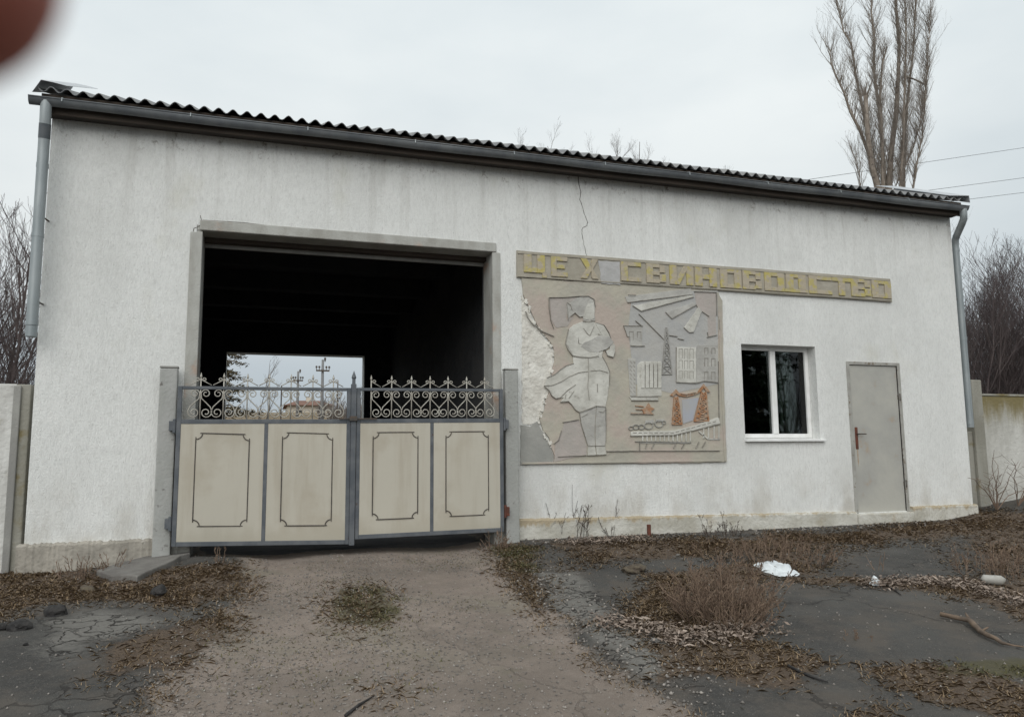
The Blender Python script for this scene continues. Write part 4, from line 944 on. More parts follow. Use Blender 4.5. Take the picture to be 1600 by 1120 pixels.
# ================================================================ FENCES
t = thing("concrete_fence", (-4, .2, 0), "limewashed concrete fence meeting the left corner of the building", "fence")
mb = MB(); mb.box(-9, -2.285, .15, .25, -.5, 1.72); mb.build("fence_panel", MT['fence'], t, bevel=.012)
mb = MB(); mb.box(-2.283, -2.155, .12, .26, -.5, 1.715); mb.build("fence_post", MT['fence_dark'], t, bevel=.012)
mb = MB(); mb.box(-2.30, -2.235, .09, .119, -.35, 1.70); mb.build("fence_post", MT['cement'], t, bevel=.01)
t = thing("concrete_fence", (12, .4, .2), "moss-topped concrete fence running off from the right corner of the building", "fence")
yR = .30
x0 = F(1521, 640, yR)[0]; x1 = F(1537, 640, yR)[0]
mb = MB(); mb.box(x0, x1, yR, yR+.16, -.3, 2.03); mb.build("fence_post", MT['fence_dark'], t, bevel=.015)
mb = MB(); mb.box(WX1+.02, x0-.002, yR+.05, yR+.13, -.3, 1.25); mb.build("fence_panel", MT['fence_dark'], t, bevel=.01)
mb = MB(); mb.box(x1+.002, 19, yR+.06, yR+.15, -.3, 1.79); pn = mb.build("fence_panel", MT['fence_mossy'], t, bevel=.012)
mb = MB(); mb.box(x1+.003, 19, yR+.045, yR+.165, 1.7905, 1.825); mb.build("coping", MT['fence_dark'], t, bevel=.01)
# ================================================================ TREES AND SHRUBS
def grow(mb, p, d, L, r, depth, R_, up=.25, wob_=.22, seg=5, kids=(5, 3), spread=.75, sides=(5, 4, 3), kl=(.45, .7), tone=None):
    pts = [np.array(p, float)]; d = np.array(d, float); d /= np.linalg.norm(d); ds = []
    for k in range(seg):
        d = d+np.array([R_.gauss(0, wob_), R_.gauss(0, wob_), R_.gauss(0, wob_*.6)+up])*.5; d /= np.linalg.norm(d)
        pts.append(pts[-1]+d*L/seg); ds.append(d)
    rad = [max(r*(1-.75*k/seg), .0022) for k in range(seg+1)]
    lv = min(depth, len(sides)-1)
    if tone: mb.cur = tone()
    mb.tube(pts, rad, sides[lv], cap=False)
    if depth < len(kids):
        for k in range(kids[depth]):
            u = R_.uniform(.18, .97); i = min(int(u*seg), seg-1); q = pts[i]+(pts[i+1]-pts[i])*(u*seg-i)
            a = R_.uniform(0, 6.283); nd = ds[i]+spread*np.array([math.cos(a), math.sin(a), R_.uniform(-.1, .5)])
            grow(mb, q, nd, L*R_.uniform(*kl)*(1.15-.6*u), max(rad[i]*.55, .0025), depth+1, R_, up, wob_, max(3, seg-1), kids, spread, sides, kl, tone)
def shrub(name, loc, h, nst, label, cat, group, mats, R_, kids=(12, 4), lean=.35, r=.03, up=.2, wob_=.2, spread=.6, kl=(.3, .55), tminr=.003):
    t = thing(name, loc, label, cat, group)
    st = MB(); tw = MB()
    for k in range(nst):
        a = R_.uniform(0, 6.283); b = (loc[0]+R_.gauss(0, .12), loc[1]+R_.gauss(0, .12), loc[2]-.05)
        d = np.array([math.cos(a)*lean*R_.random(), math.sin(a)*lean*R_.random(), 1.0])
        # main stem
        pts = [np.array(b)]; L = h*R_.uniform(.7, 1.05); seg = 8; ds = []
        d /= np.linalg.norm(d)
        for j in range(seg):
            d = d+np.array([R_.gauss(0, wob_*.5), R_.gauss(0, wob_*.5), up*.4]); d /= np.linalg.norm(d); pts.append(pts[-1]+d*L/seg); ds.append(d)
        rr_ = r*R_.uniform(.6, 1.1); rad = [max(rr_*(1-.85*j/seg), .004) for j in range(seg+1)]
        st.tube(pts, rad, 5, cap=False)
        for j in range(kids[0]):
            u = R_.uniform(.08, .98); i = min(int(u*seg), seg-1); q = pts[i]+(pts[i+1]-pts[i])*(u*seg-i); a = R_.uniform(0, 6.283)
            nd = ds[i]+spread*np.array([math.cos(a), math.sin(a), R_.uniform(0, .5)])
            grow(tw, q, nd, L*R_.uniform(*kl)*(1.1-.65*u), max(rad[i]*.45, tminr), 0, R_, up, wob_, 5, (kids[1], 2), spread, (4, 3, 3))
    st.build("trunk", mats[0], t); tw.build("crown", mats[1], t)
    return t
R1 = random.Random(101)
k = 0
hedge = [(1512, 3.2, 4.3, 5), (1538, 3.8, 4.7, 6), (1560, 3.0, 4.2, 6), (1582, 3.6, 4.6, 6), (1604, 3.1, 4.4, 6), (1632, 3.7, 4.5, 5), (1665, 3.4, 4.4, 5), (1548, 5.5, 5.3, 5), (1590, 5.8, 5.2, 5), (1625, 6.0, 5.3, 5), (1518, 6.3, 5.2, 4)]
for px, y, h, ns in hedge:
    x = F(px, 600, y)[0]
    shrub("bare_shrub", (x, y, float(gnd0(x, y))), h, ns, "leafless dark shrub in the dense thicket behind the right fence", "shrub", "bare shrubs behind the right fence", (MT['twig_dark'], MT['twig_dark']), R1, kids=(18, 7), lean=.55, r=.026, tminr=.007, spread=.7)
for px, y, h, ns, lb in [(18, 4.6, 5.2, 3, "thin leafless tree beside the left downpipe, behind the fence"), (-35, 4.0, 4.4, 4, "leafless shrub behind the left fence at the edge of the picture"), (40, 6.5, 4.6, 3, "leafless shrub hidden partly by the left downpipe and the wall corner")]:
    x = F(px, 600, y)[0]
    shrub("bare_shrub", (x, y, float(gnd0(x, y))), h, ns, lb, "shrub", "bare shrubs behind the left fence", (MT['twig_dark'], MT['twig_dark']), R1, kids=(18, 8), lean=.4, r=.045, tminr=.0085, spread=.75)

# poplar
YPOP = 20.0
R2 = random.Random(55)
pop = thing("poplar_tree", (*[at(1385, 300, YPOP)[0], YPOP], 0), "tall bare poplar with several upright trunks behind the roof's right end", "tree")
tr = MB(); cw = MB()
stems = [([(1372, 300), (1358, 245), (1345, 205), (1328, 175), (1318, 145), (1305, 118), (1299, 100), (1297, 78)], .26, .05, 0), ([(1376, 300), (1360, 235), (1350, 180), (1338, 120), (1330, 70), (1318, 50), (1307, 8), (1303, -40)], .24, .05, .5),
         ([(1374, 300), (1362, 260), (1356, 215), (1352, 150)], .42, .26, -.3), ([(1384, 300), (1380, 240), (1372, 170), (1364, 110), (1366, 60), (1362, 20), (1365, -60)], .25, .07, .3), ([(1388, 300), (1392, 240), (1400, 180), (1404, 120), (1404, 70), (1400, 20), (1396, -80)], .42, .14, .1),
         ([(1380, 300), (1378, 220), (1375, 150), (1378, 100), (1384, 78)], .22, .08, -.5), ([(1412, 300), (1413, 220), (1418, 150), (1426, 90), (1430, 30), (1436, -60)], .24, .06, .4), ([(1425, 300), (1432, 255), (1440, 215), (1446, 160), (1450, 90), (1453, 20)], .13, .03, -.2),
         ([(1408, 300), (1410, 230), (1412, 150), (1416, 60), (1412, -50)], .2, .06, -.4), ([(1345, 300), (1342, 270), (1334, 245)], .07, .02, .2), ([(1396, 300), (1424, 240), (1440, 190), (1448, 120)], .09, .02, .3)]
for pl, r0, r1, dy in stems:
    P3 = [at(px+R2.uniform(-1.2, 1.2), py, YPOP+dy*(1+i*.3)) for i, (px, py) in enumerate(pl)]
    P3 = [np.array([P3[0][0]*.6+pop.location[0]*.4, YPOP+dy*.3, -.2])]+P3
    k = len(P3); rad = [r0*.8+.05]+[(r0+(r1-r0)*(i/(k-2))**.7)*(.41 if r0 < .4 else .37) for i in range(k-1)]
    tr.tube(P3, rad, 8)
    for i in range(1, k-1):
        nb = max(3, int(np.linalg.norm(P3[i+1]-P3[i])*13.0))
        if r1 > .2: nb = nb // 2
        for _ in range(nb):
            u = R2.random(); q = P3[i]+(P3[i+1]-P3[i])*u; a = R2.uniform(0, 6.283)
            grow(cw, q, np.array([math.cos(a)*.38, math.sin(a)*.38, 1.0]), R2.uniform(.5, 2.0), R2.uniform(.010, .019), 0, R2, .22, .26, 6, (5, 2), .55, (5, 3, 3))
q = at(1352, 150, YPOP-.3)
for _ in range(7): grow(cw, q+np.array([R2.gauss(0, .12), 0, 0]), np.array([R2.gauss(0, .6), R2.gauss(0, .4), .8]), R2.uniform(.3, .8), .045, 0, R2, .1, .3, 4, (2,), .6, (5, 3))
# a broken branch jutting to the right
cw.tube([at(1412, 118, YPOP), at(1428, 124, YPOP), at(1444, 132, YPOP)], [.05, .04, .05], 5)
tr.build("trunk", MT['bark'], pop, smooth=True); cw.build("crown", MT['twig_grey'], pop)

# tree tops showing over the ridge, and others seen through the bay
R3 = random.Random(77)
def far_tree(px, ptop, y, label, nst=4, hs=1.0, group="bare trees beyond the building", lean=.5, mt=None, kids=(12, 6), r=.10, kl=(.3, .55)):
    tp = at(px, ptop, y); g0 = float(gnd0(tp[0], y)); h = tp[2]-g0
    return shrub("bare_tree", (tp[0], y, g0), h*hs, nst, label, "tree", group, mt or (MT['twig_far'], MT['twig_far']), R3, kids=kids, lean=lean*.6, r=r, tminr=.013, spread=.65, kl=kl)
far_tree(868, 214, 26, "leftmost bare tree top showing over the middle of the roof", 9, hs=.965, lean=.35, kids=(34, 12), kl=(.10, .22), mt=(MT["twig_far"], MT["twig_far"]))
far_tree(932, 222, 26, "middle one of three bare tree tops over the roof", 9, hs=.965, lean=.35, kids=(34, 12), kl=(.10, .22))
far_tree(1013, 234, 26, "bare tree top over the roof, rightmost of the three", 9, hs=.965, lean=.35, kids=(34, 12), kl=(.10, .22))
far_tree(1338, 284, 24, "small bare tree top just left of the poplar over the roof", 2, lean=.3)
far_tree(1470, 300, 24, "small bare tree top just right of the poplar over the roof", 2, lean=.3)
far_tree(398, 560, 17.5, "slim leafless tree leaning in the bay view beside the dark conifer", 2, lean=.5, kids=(8, 4), r=.05)
far_tree(520, 615, 34, "bare orchard tree right of the tiled house in the bay view", 5, lean=.9)
far_tree(540, 620, 38, "bare orchard tree close behind the gate's centre spear in the bay view", 5, lean=.9)
far_tree(500, 622, 44, "small bare tree in front of the tiled house", 4, lean=.9)
far_tree(561, 606, 30, "bare tree at the right edge of the bay view", 3, lean=.5)
far_tree(577, 603, 44, "twiggy tree seen at the right jamb of the rear opening", 3, lean=.7)

def conifer(name, loc, h, rad, label, n, R_, bare=.12, leafs=.16, per=26, trunk_r=.12, skip=0.0, group=None, nm='needle'):
    t = thing(name, loc, label, "tree", group)
    mb = MB(); mb.tube([(loc[0], loc[1], loc[2]-.2), (loc[0]+.05, loc[1], loc[2]+h*.5), (loc[0], loc[1], loc[2]+h)], [trunk_r, trunk_r*.6, .02], 8)
    cr_ = MB()
    for k in range(n):
        u = bare+(1-bare)*(k+R_.random())/n
        if R_.random() < skip: continue
        z = loc[2]+h*u; L = rad*(1-u)**.75*R_.uniform(.65, 1.15)+.15; a = R_.uniform(0, 6.283)
        tip = np.array([math.cos(a)*L, math.sin(a)*L, R_.uniform(-.25, .12)*L]); b0 = np.array([loc[0], loc[1], z])
        mb.tube([b0, b0+tip*.5+np.array([0, 0, .04*L]), b0+tip], [.022, .014, .005], 4, cap=False)
        for j in range(int(per*L/rad)+4):
            v = R_.uniform(.25, 1.05); c = b0+tip*v+np.array([R_.gauss(0, .07*rad*.5), R_.gauss(0, .07*rad*.5), R_.gauss(0, .06*rad*.5)])
            s = leafs*R_.uniform(.6, 1.4); d1 = np.array([R_.gauss(0, 1), R_.gauss(0, 1), R_.gauss(0, .6)]); d1 /= np.linalg.norm(d1)
            d2 = np.cross(d1, [R_.gauss(0, 1), R_.gauss(0, 1), R_.gauss(0, 1)]); d2 /= np.linalg.norm(d2)+1e-9
            cr_.cur = R_.random()
            cr_.add([c-d1*s, c+d2*s*.28, c+d1*s, c-d2*s*.28], [(0, 1, 2, 3)])
    mb.build("trunk", MT['bark'], t); cr_.build("crown", MT[nm], t, tone=True)
    return t
tp = at(341, 520, 15.0)
conifer("conifer_tree", (tp[0], 15.0, -.1), 7.6, 1.2, "brownish green conifer at the left edge of the view through the bay", 170, R3, bare=.02, leafs=.06, per=110, nm='needle_brown')

# power poles and wires
def pole(px, ptop, y, label, arms):
    tp = at(px, ptop, y); g0 = float(gnd0(tp[0], y)); t = thing("power_pole", (tp[0], y, g0), label, "power pole", "power poles behind the building")
    h = tp[2]; mb = MB(); mb.tube([(tp[0], y, g0-.5), (tp[0], y, h)], [.12, .075], 8); mb.build("pole", MT['pole'], t, smooth=True)
    sc = y/42.0
    for dz, hw in arms:
        mb = MB(); mb.box(tp[0]-hw, tp[0]+hw, y-.17, y-.09, h-dz-.05, h-dz+.05); ar = mb.build("crossarm", MT['dark_metal'], t)
        for s in (-1, -.55, .55, 1):
            mb = MB(); xx = tp[0]+s*hw*.95; mb.tube([(xx, y-.13, h-dz+.05), (xx, y-.13, h-dz+.16), (xx, y-.13, h-dz+.18), (xx, y-.13, h-dz+.30)], [.02, .02, .07, .05], 6); mb.build("insulator", MT['dark_metal'], ar)
    mb = MB(); mb.tube([(tp[0]+.14, y, h-.14), (tp[0]+.14, y, h+.05), (tp[0]+.14, y, h+.15)], [.02, .07, .05], 6); mb.build("insulator", MT['dark_metal'], t)
    return t
pole(504.5, 562, 42, "nearer concrete power pole with a wide crossarm seen through the bay", [(.72, .42)])
pole(466, 580, 52, "farther, shorter power pole with crossarms seen above the tiled house", [(.72, .36)])
YW = 26
for k, (pa, pb, lb) in enumerate([((1268, 280), (1600, 231), "topmost of three overhead wires behind the poplar"), ((1448, 298), (1600, 278), "middle overhead wire right of the poplar"), ((1518, 311), (1600, 301), "lowest overhead wire above the roof's right end")]):
    a = at(*pa, YW); b_ = at(*pb, YW); d = b_-a; p0 = a-d*(1.2+.9*k); p1 = b_+d*(1.6+k*1.4); mb = MB(); pts = []
    for i in range(25):
        u = i/24; q = p0+(p1-p0)*u; q[2] -= .0*u; pts.append(q)
    mb.tube(pts, .012, 4); w = mb.build("overhead_wire", MT['wire']); tag(w, lb, "wire", "overhead wires")

# house beyond
YH = 62
hA = at(444, 632, YH); hB = at(524, 632, YH); g0 = float(gnd0(hA[0], YH)); zr = at(480, 624, YH)[2]
hs = thing("house", ((hA[0]+hB[0])/2, YH, g0), "small pale house with a red tiled roof beyond the field, seen through the bay", "house")
mb = MB(); mb.box(hA[0]+.3, hB[0]-.3, YH, YH+6, g0-.5, hA[2]); mb.build("wall", MT['house_wall'], hs)
mb = MB(); mb.add([(hA[0], YH-.4, hA[2]-.05), (hB[0], YH-.4, hA[2]-.05), (hB[0]-1.2, YH+3, zr+.1), (hA[0]+1.2, YH+3, zr+.1), (hA[0], YH+6.4, hA[2]-.05), (hB[0], YH+6.4, hA[2]-.05)], [(0, 1, 2, 3), (4, 3, 2, 5), (0, 3, 4), (1, 5, 2), (0, 4, 5, 1)]); rfh = mb.build("roof", MT['tile'], hs)
mb = MB(); mb.box(hA[0]+2.0, hA[0]+2.4, YH+2.2, YH+2.8, zr-.3, zr+.35); mb.build("chimney", MT['house_wall'], rfh)
for u in (.3, .72):
    x = hA[0]+(hB[0]-hA[0])*u; mb = MB(); mb.box(x-.22, x+.22, YH-.03, YH+.02, hA[2]-1.3, hA[2]-.5); mb.build("window", MT['glass_dark'], hs)
for k, px in enumerate((440, 489, 528)):
    y = 20+k*1.0; tp = at(px, (602, 598, 594)[k], y); mb = MB(); mb.tube([(tp[0], y, -.3), (tp[0], y, tp[2])], [.028, .022], 6)
    o = mb.build("fence_stake", MT['dark_metal'], origin=(tp[0], y, 0.)); tag(o, ("thin dark stake in the bay view, left of the tiled house", "thin dark stake in the bay view, right of the power pole's foot", "thin dark stake in the bay view, nearest the gate's centre spear")[k], "stake", "thin stakes behind the building")
tp = at(572, 628, 14); mb = MB(); mb.box(tp[0]-.05, tp[0]+.12, 14, 14.16, -.3, tp[2]); o = mb.build("white_marker_post", MT['white_pvc'], bevel=.02, origin=(tp[0], 14., 0.)); tag(o, "short white post by the right jamb of the rear opening", "post")

# trees the window mirrors (they stand across the road, behind the photographer)
conifer("conifer_tree", (14.2, -13.5, -.6), 9.5, 2.6, "dense dark conifer across the road, mirrored in the left window pane", 210, R3, bare=.03, leafs=.19, per=220)
conifer("conifer_tree", (11.6, -12.5, -.6), 9.0, 2.2, "dense dark conifer nearest the photographer, mirrored at the window's left edge", 190, R3, bare=.03, leafs=.19, per=220)
conifer("pine_tree", (17.6, -15.2, -.6), 9.5, 2.5, "loose branched pine across the road, mirrored in the right window pane", 34, R3, bare=.15, leafs=.11, per=90, skip=.15)
t_ = shrub("bare_tree", (19.8, -16.0, -.6), 7.0, 3, "bare tree across the road, mirrored at the window's right edge", "tree", None, (MT['twig_dark'], MT['twig_dark']), R3, kids=(16, 7), lean=.5, r=.07, tminr=.012)

# ================================================================ SMALL THINGS ON THE GROUND
def rock(px, py, size, label, m_='stone', cat="stone", name="stone", squash=.6, group=None, seed=0):
    p = G(px, py); bm = bmesh.new(); bmesh.ops.create_icosphere(bm, subdivisions=3, radius=1)
    rr_ = np.random.default_rng(seed+int(px)); off = rr_.random(3)*50; ax = rr_.uniform(.7, 1.3, 3)
    for v in bm.verts:
        c = np.array(v.co); nz = (fbm(np.array([c[0]*1.1+off[0]+c[2]]), np.array([c[1]*1.1+off[1]-c[2]*.7]), 1.3, 4)[0]-.5)
        f_ = 1+.9*nz; v.co = Vector((c[0]*f_*size*ax[0], c[1]*f_*size*.8*ax[1], c[2]*f_*size*squash))
    me = bpy.data.meshes.new(name); bm.to_mesh(me); bm.free(); me.materials.append(MT[m_])
    o = bpy.data.objects.new(name, me); C.objects.link(o); o.location = (p[0], p[1], p[2]+size*squash*.45); o.rotation_euler = (0, 0, rr_.random()*6); return tag(o, label, cat, group)
rock(86, 960, .085, "black lump of asphalt, longest of those at the left edge of the drive", cat="lump", name="asphalt_lump", group="black lumps at the left")
rock(31, 983, .07, "rounded dark lump near the left edge of the picture", cat="lump", name="asphalt_lump", group="black lumps at the left")
rock(2, 984, .05, "dark lump cut by the left edge of the picture", cat="lump", name="asphalt_lump", group="black lumps at the left")
rock(248, 930, .065, "dark chunk lying below the broken concrete slab", cat="lump", name="asphalt_lump", group="black lumps at the left", squash=.8)
rock(212, 881, .065, "dark flat lump lying on the slab by the left plinth", cat="lump", name="asphalt_lump", group="black lumps at the left", squash=.4)
rock(135, 926, .055, "brown clod on the leaf litter between slab and fence", 'soil', "clod", "soil_clod")
rock(992, 894, .10, "flat clod of dark turf on the asphalt between drive and dry shrub", 'soil', "clod", "soil_clod", squash=.5)
rock(40, 1008, .02, "small stone on the asphalt at lower left", group=None)
rock(1060, 870, .028, "pale pebble on asphalt between the rusty stub and the dry shrub", 'slab', group=None)
rock(1024, 1005, .03, "grey pebble on the cracked asphalt edge beside the leaf drift", 'slab')
rock(778, 843, .05, "pale rounded stone at the foot of the right gate post", 'slab', squash=.8)
rock(1085, 932, .04, "dark clod at the left foot of the dry shrub", 'soil', "clod", "soil_clod")
# broken slab by the left gate post
sl = [G(*p) for p in [(150, 900), (185, 888), (240, 874), (296, 866), (297, 872), (283, 876), (272, 884), (262, 889), (245, 896), (228, 904), (214, 911), (196, 908), (175, 910)]]
mb = MB(); n = len(sl); top = [(p[0], p[1], p[2]+.05) for p in sl]; bot = [(p[0], p[1], p[2]-.12) for p in sl]
if sum(sl[i][0]*sl[(i+1) % n][1]-sl[(i+1) % n][0]*sl[i][1] for i in range(n)) < 0: top = top[::-1]; bot = bot[::-1]
mb.add(top+bot, [tuple(range(n)), tuple(range(2*n-1, n-1, -1))]+[(i, i+n, (i+1) % n+n, (i+1) % n) for i in range(n)])
o = mb.build("concrete_slab", MT['slab'], bevel=.012, origin=tuple(sl[5])); tag(o, "broken grey concrete slab sloping from the left gate post", "slab")
# rusty stub
p = G(1014, 838); mb = MB(); mb.tube([(p[0], p[1], p[2]-.1), (p[0]+.003, p[1], p[2]+.135), (p[0]+.003, p[1], p[2]+.136)], [.024, .024, .020], 12); o = mb.build("pipe_stub", MT['rust'], origin=tuple(p)); tag(o, "short rusty pipe stub standing by the plinth below the mural", "pipe")
# stick
sp_ = [(1470, 966, .012), (1490, 970, .012), (1508, 974, .012), (1516, 976, .013), (1524, 985, .014), (1533, 993, .012), (1545, 999, .012), (1556, 1003, .010), (1566, 1009, .008), (1582, 1011, .004), (1600, 1013, .003)]
mb = MB(); ps = [G(a, b2)+np.array([0, 0, r_*1.6+.012]) for a, b2, r_ in sp_]; mb.tube(ps, [r_*1.45 for _, _, r_ in sp_], 8)
mb.tube([ps[3], ps[3]+np.array([.03, .06, .04])], [.014, .006], 6); mb.tube([ps[5], ps[5]+np.array([.05, -.02, .03])], [.012, .004], 6)
o = mb.build("fallen_branch", MT['stick'], smooth=True, origin=tuple(ps[4])); tag(o, "knobbly brown fallen branch lying on the asphalt at lower right", "branch")
for pts_, lb in (([(1232, 1043), (1250, 1052), (1272, 1060), (1294, 1067)], "thin dark stick at the end of the grass drift on the asphalt"), ([(540, 1102), (560, 1088), (585, 1076)], "thin dark twig on the dirt drive in the foreground"), ([(1383, 915), (1395, 922), (1408, 932)], "thin twig beside the white scrap on the asphalt")):
    mb = MB(); ps = [G(*q)+np.array([0, 0, .01]) for q in pts_]; mb.tube(ps, [.009]+[.008]*(len(ps)-2)+[.003], 6); o = mb.build("twig", MT['stone'], smooth=True, origin=tuple(ps[0])); tag(o, lb, "twig")
# white bag and scrap
def bag(outline, label, name, hgt, seed, m_='bag', cat="bag"):
    pts = np.array([G(*p) for p in outline]); c = pts.mean(0); r_ = random.Random(seed)
    mb = MB(); rings = 14; n = 64; per = []
    for k in range(n):
        u = k/n*len(pts); i = int(u); f = u-i; per.append(pts[i]*(1-f)+pts[(i+1) % len(pts)]*f)
    vs = [c+np.array([0, 0, hgt])]; fs = []
    for j in range(1, rings+1):
        w = j/rings
        for k in range(n):
            q = c*(1-w)+per[k]*w; nz = fbm(np.array([q[0]*1.0+seed]), np.array([q[1]*1.0+seed*2]), 16, 4)[0]-.42
            edge = (1-w**3); rg = abs(fbm(np.array([q[0]*1.6+q[1]*.5+seed]), np.array([q[1]*.7+seed*3]), 9, 3)[0]-.5)*4; q = q+np.array([0, 0, max(.004, hgt*(edge*(.35+1.6*nz+.9*rg)+.25*rg))]); vs.append(q)
    for k in range(n): fs.append((0, 1+k, 1+(k+1) % n))
    for j in range(rings-1):
        for k in range(n): fs.append((1+j*n+k, 1+(j+1)*n+k, 1+(j+1)*n+(k+1) % n, 1+j*n+(k+1) % n))
    mb.add(vs, fs); o = mb.build(name, MT[m_], smooth=True, origin=tuple(c)); tag(o, label, cat); return o
bag([(1176, 884), (1184, 880), (1205, 883), (1228, 887), (1236, 889), (1238, 895), (1250, 897), (1248, 901), (1222, 902), (1215, 901), (1204, 898), (1190, 894), (1185, 889)], "crumpled white plastic bag lying flat on the asphalt", "plastic_bag", .05, 3)
bag([(1357, 914), (1363, 905), (1372, 908), (1378, 912), (1374, 917), (1362, 917)], "small white plastic scrap at the edge of the leaf drift", "plastic_scrap", .028, 9, cat="scrap")
pa, pb_ = G(1535, 914), G(1568, 916); mb = MB(); mb.tube([pa+np.array([0, 0, .035]), pa*.9+pb_*.1+np.array([0, 0, .045]), pa*.1+pb_*.9+np.array([0, 0, .045]), pb_+np.array([0, 0, .035])], [.02, .042, .042, .036], 12); o = mb.build("crushed_bottle", mat("dull_plastic", (.42, .41, .38), .5, (.33, .32, .29), 12), smooth=True, origin=tuple(pa)); tag(o, "dull grey crushed bottle in the leaf drift at right", "bottle")

# dead shrub and weeds
R4 = random.Random(9)
def weed(name, px, py, h, nst, label, group=None, spreadr=.08, lean=.5, kids=(5, 2), r=.004, cat="weed", pos=None, m_=None):
    p = G(px, py) if pos is None else np.array(pos); t = thing(name, tuple(p), label, cat, group); mb = MB()
    for k in range(nst):
        a = R4.uniform(0, 6.283); rr_ = spreadr*math.sqrt(R4.random()); b = p+np.array([math.cos(a)*rr_, math.sin(a)*rr_, -.03]); b[2] = gh(b[0], b[1])-.02 if spreadr > .2 else b[2]
        d = np.array([math.cos(a)*lean*rr_/spreadr+R4.gauss(0, .12), math.sin(a)*lean*rr_/spreadr+R4.gauss(0, .12), 1])
        edge_ = 1-.45*(rr_/spreadr)**2
        grow(mb, b, d, h*R4.uniform(.6, 1.05)*edge_, r*R4.uniform(.7, 1.3), 0, R4, .06, .22, 5, kids, .85, (4, 3, 3), (.22, .42), tone=lambda: R4.random())
    mb.build("stems", m_ or MT['weed'], t, tone=True); return t
weed("dry_shrub", 1128, 972, .54, 85, "dense brown dead shrub growing through the asphalt", None, .28, .8, (8, 4), .0040, "shrub")
weed("dry_shrub", 1225, 873, .30, 80, "low reddish dead shrub behind the white bag", None, .5, .4, (6, 3), .004, "shrub")
for px, py, h, ns, lb in [(853, 838, .75, 3, "tall dead weed at the wall foot, closest to the right gate post"), (868, 838, .62, 3, "dead weed second from the right gate post along the plinth"), (900, 838, .66, 4, "forked dead weed at the plinth below the mural's figure"), (917, 838, .45, 3, "short dead weed at the plinth left of the pale one below the mural"), (958, 836, .52, 3, "dead weed at the plinth between the forked one and the rusty stub"), (1112, 836, .34, 6, "dead weed fanning out at the plinth below the mural's right corner"), (1135, 835, .34, 7, "spreading dead weed at the plinth left of the window"), (1150, 835, .25, 5, "lowest dead weed at the plinth, just below the window's left side")]:
    weed("dry_weed", px, py+2, h*1.1, ns+1, lb, "dead weeds along the plinth", .05, .3, (4, 2), .0036, m_=MT['weed_dark'])
weed("dry_weed", 775, 853, .32, 16, "bushy dead weed at the hinge foot of the right gate leaf", None, .1, .6, (5, 2), .004)
weed("dry_weed", 345, 880, .22, 7, "dead weed under the left gate leaf", None, .06, .5, (3, 2), .003)
weed("dry_weed", 178, 893, .30, 14, "straw coloured dead weed on the slab's corner at the left plinth", None, .1, .7, (3, 2), .003)
weed("dry_weed", 120, 905, .25, 22, "matted dead weed along the left plinth", None, .22, .7, (3, 2), .003)
weed("dry_weed", 1372, 893, .30, 3, "pale forked dead weed on the asphalt in front of the door", None, .03, .4, (3, 1), .0035)
weed("dry_weed", 1340, 998, .10, 14, "tiny tuft of dead weed alone on the asphalt", None, .10, 1.0, (3, 2), .003)
weed("dry_weed", 575, 935, .22, 1, "single upright stalk in the green patch on the drive", None, .02, .2, (2, 1), .003)
weed("dry_weed", 1570, 900, .35, 60, "brown weed patch at the right edge of the picture", None, .5, .5, (5, 2), .0035)
# brambles at the right fence
for px, py, lb in [(1556, 786, "arching bare bramble at the foot of the right fence"), (1590, 790, "second bare bramble at the right fence, at the picture's edge")]:
    p = G(px, py); p[1] = min(p[1], .1); p = np.array([F(px, 780, -.1)[0], -.1, gh(F(px, 780, -.1)[0], -.1)]); t = thing("bramble", tuple(p), lb, "bramble", "brambles at the right fence"); mb = MB()
    for k in range(9):
        a = R4.uniform(-.9, .9); L = R4.uniform(.5, 1.0); pts = [p+np.array([L*math.sin(a)*u*1.2, -.12*u*R4.random(), L*(u-.55*u*u*abs(math.sin(a))*1.5)]) for u in np.linspace(0, 1, 8)]
        mb.cur = R4.random()*.5; mb.tube(pts, [.009-.006*i/7 for i in range(8)], 4, cap=False)
        for _ in range(4): grow(mb, pts[R4.randint(2, 6)], np.array([R4.gauss(0, 1), R4.gauss(0, .4), .5]), R4.uniform(.1, .3), .003, 0, R4, 0, .2, 3, (), .5, (3,))
    mb.build("stems", MT['weed'], t, tone=True)

# ---------------------------------------------------------------- scattered litter (too many to count)
def sample(n, f, xr=(-3.2, 13), yr=(-5.6, 0.6)):
    """n ground points with density f(x,y) in 0..1, denser near the camera so it looks even in perspective"""
    out = []; tot = 0
    while tot < n:
        x = nrg.uniform(*xr, 60000); y = nrg.uniform(*yr, 60000)
        a = np.arctan2(x, y+DIST); vis = (a > -.30) & (a < .95)
        x, y = x[vis], y[vis]; k = nrg.random(len(x)) < f(x, y); x, y = x[k], y[k]
        k = ~((y > -.05) & (x > WX0) & (x < WX1)); x, y = x[k], y[k]
        out.append(np.stack([x, y], 1)); tot += len(x)
    return np.vstack(out)[:n]
def verge(x, y):
    mk = masks(x, y); d = mk[0]; return (1-mk[3])**2* np.clip(1-np.abs(d-.5)/.5, 0, 1)**1.5*np.clip((fbm(x+3, y+7, 2.1, 4)-.44)/.2, 0, 1)
def fm(i): return lambda x, y: masks(x, y)[i]
def patchy(i, s=1.6, lo=.42, hi=.62, p=1.0):
    return lambda x, y: masks(x, y)[i]**p*np.clip((fbm(x, y, s, 4)-lo)/(hi-lo), 0, 1)
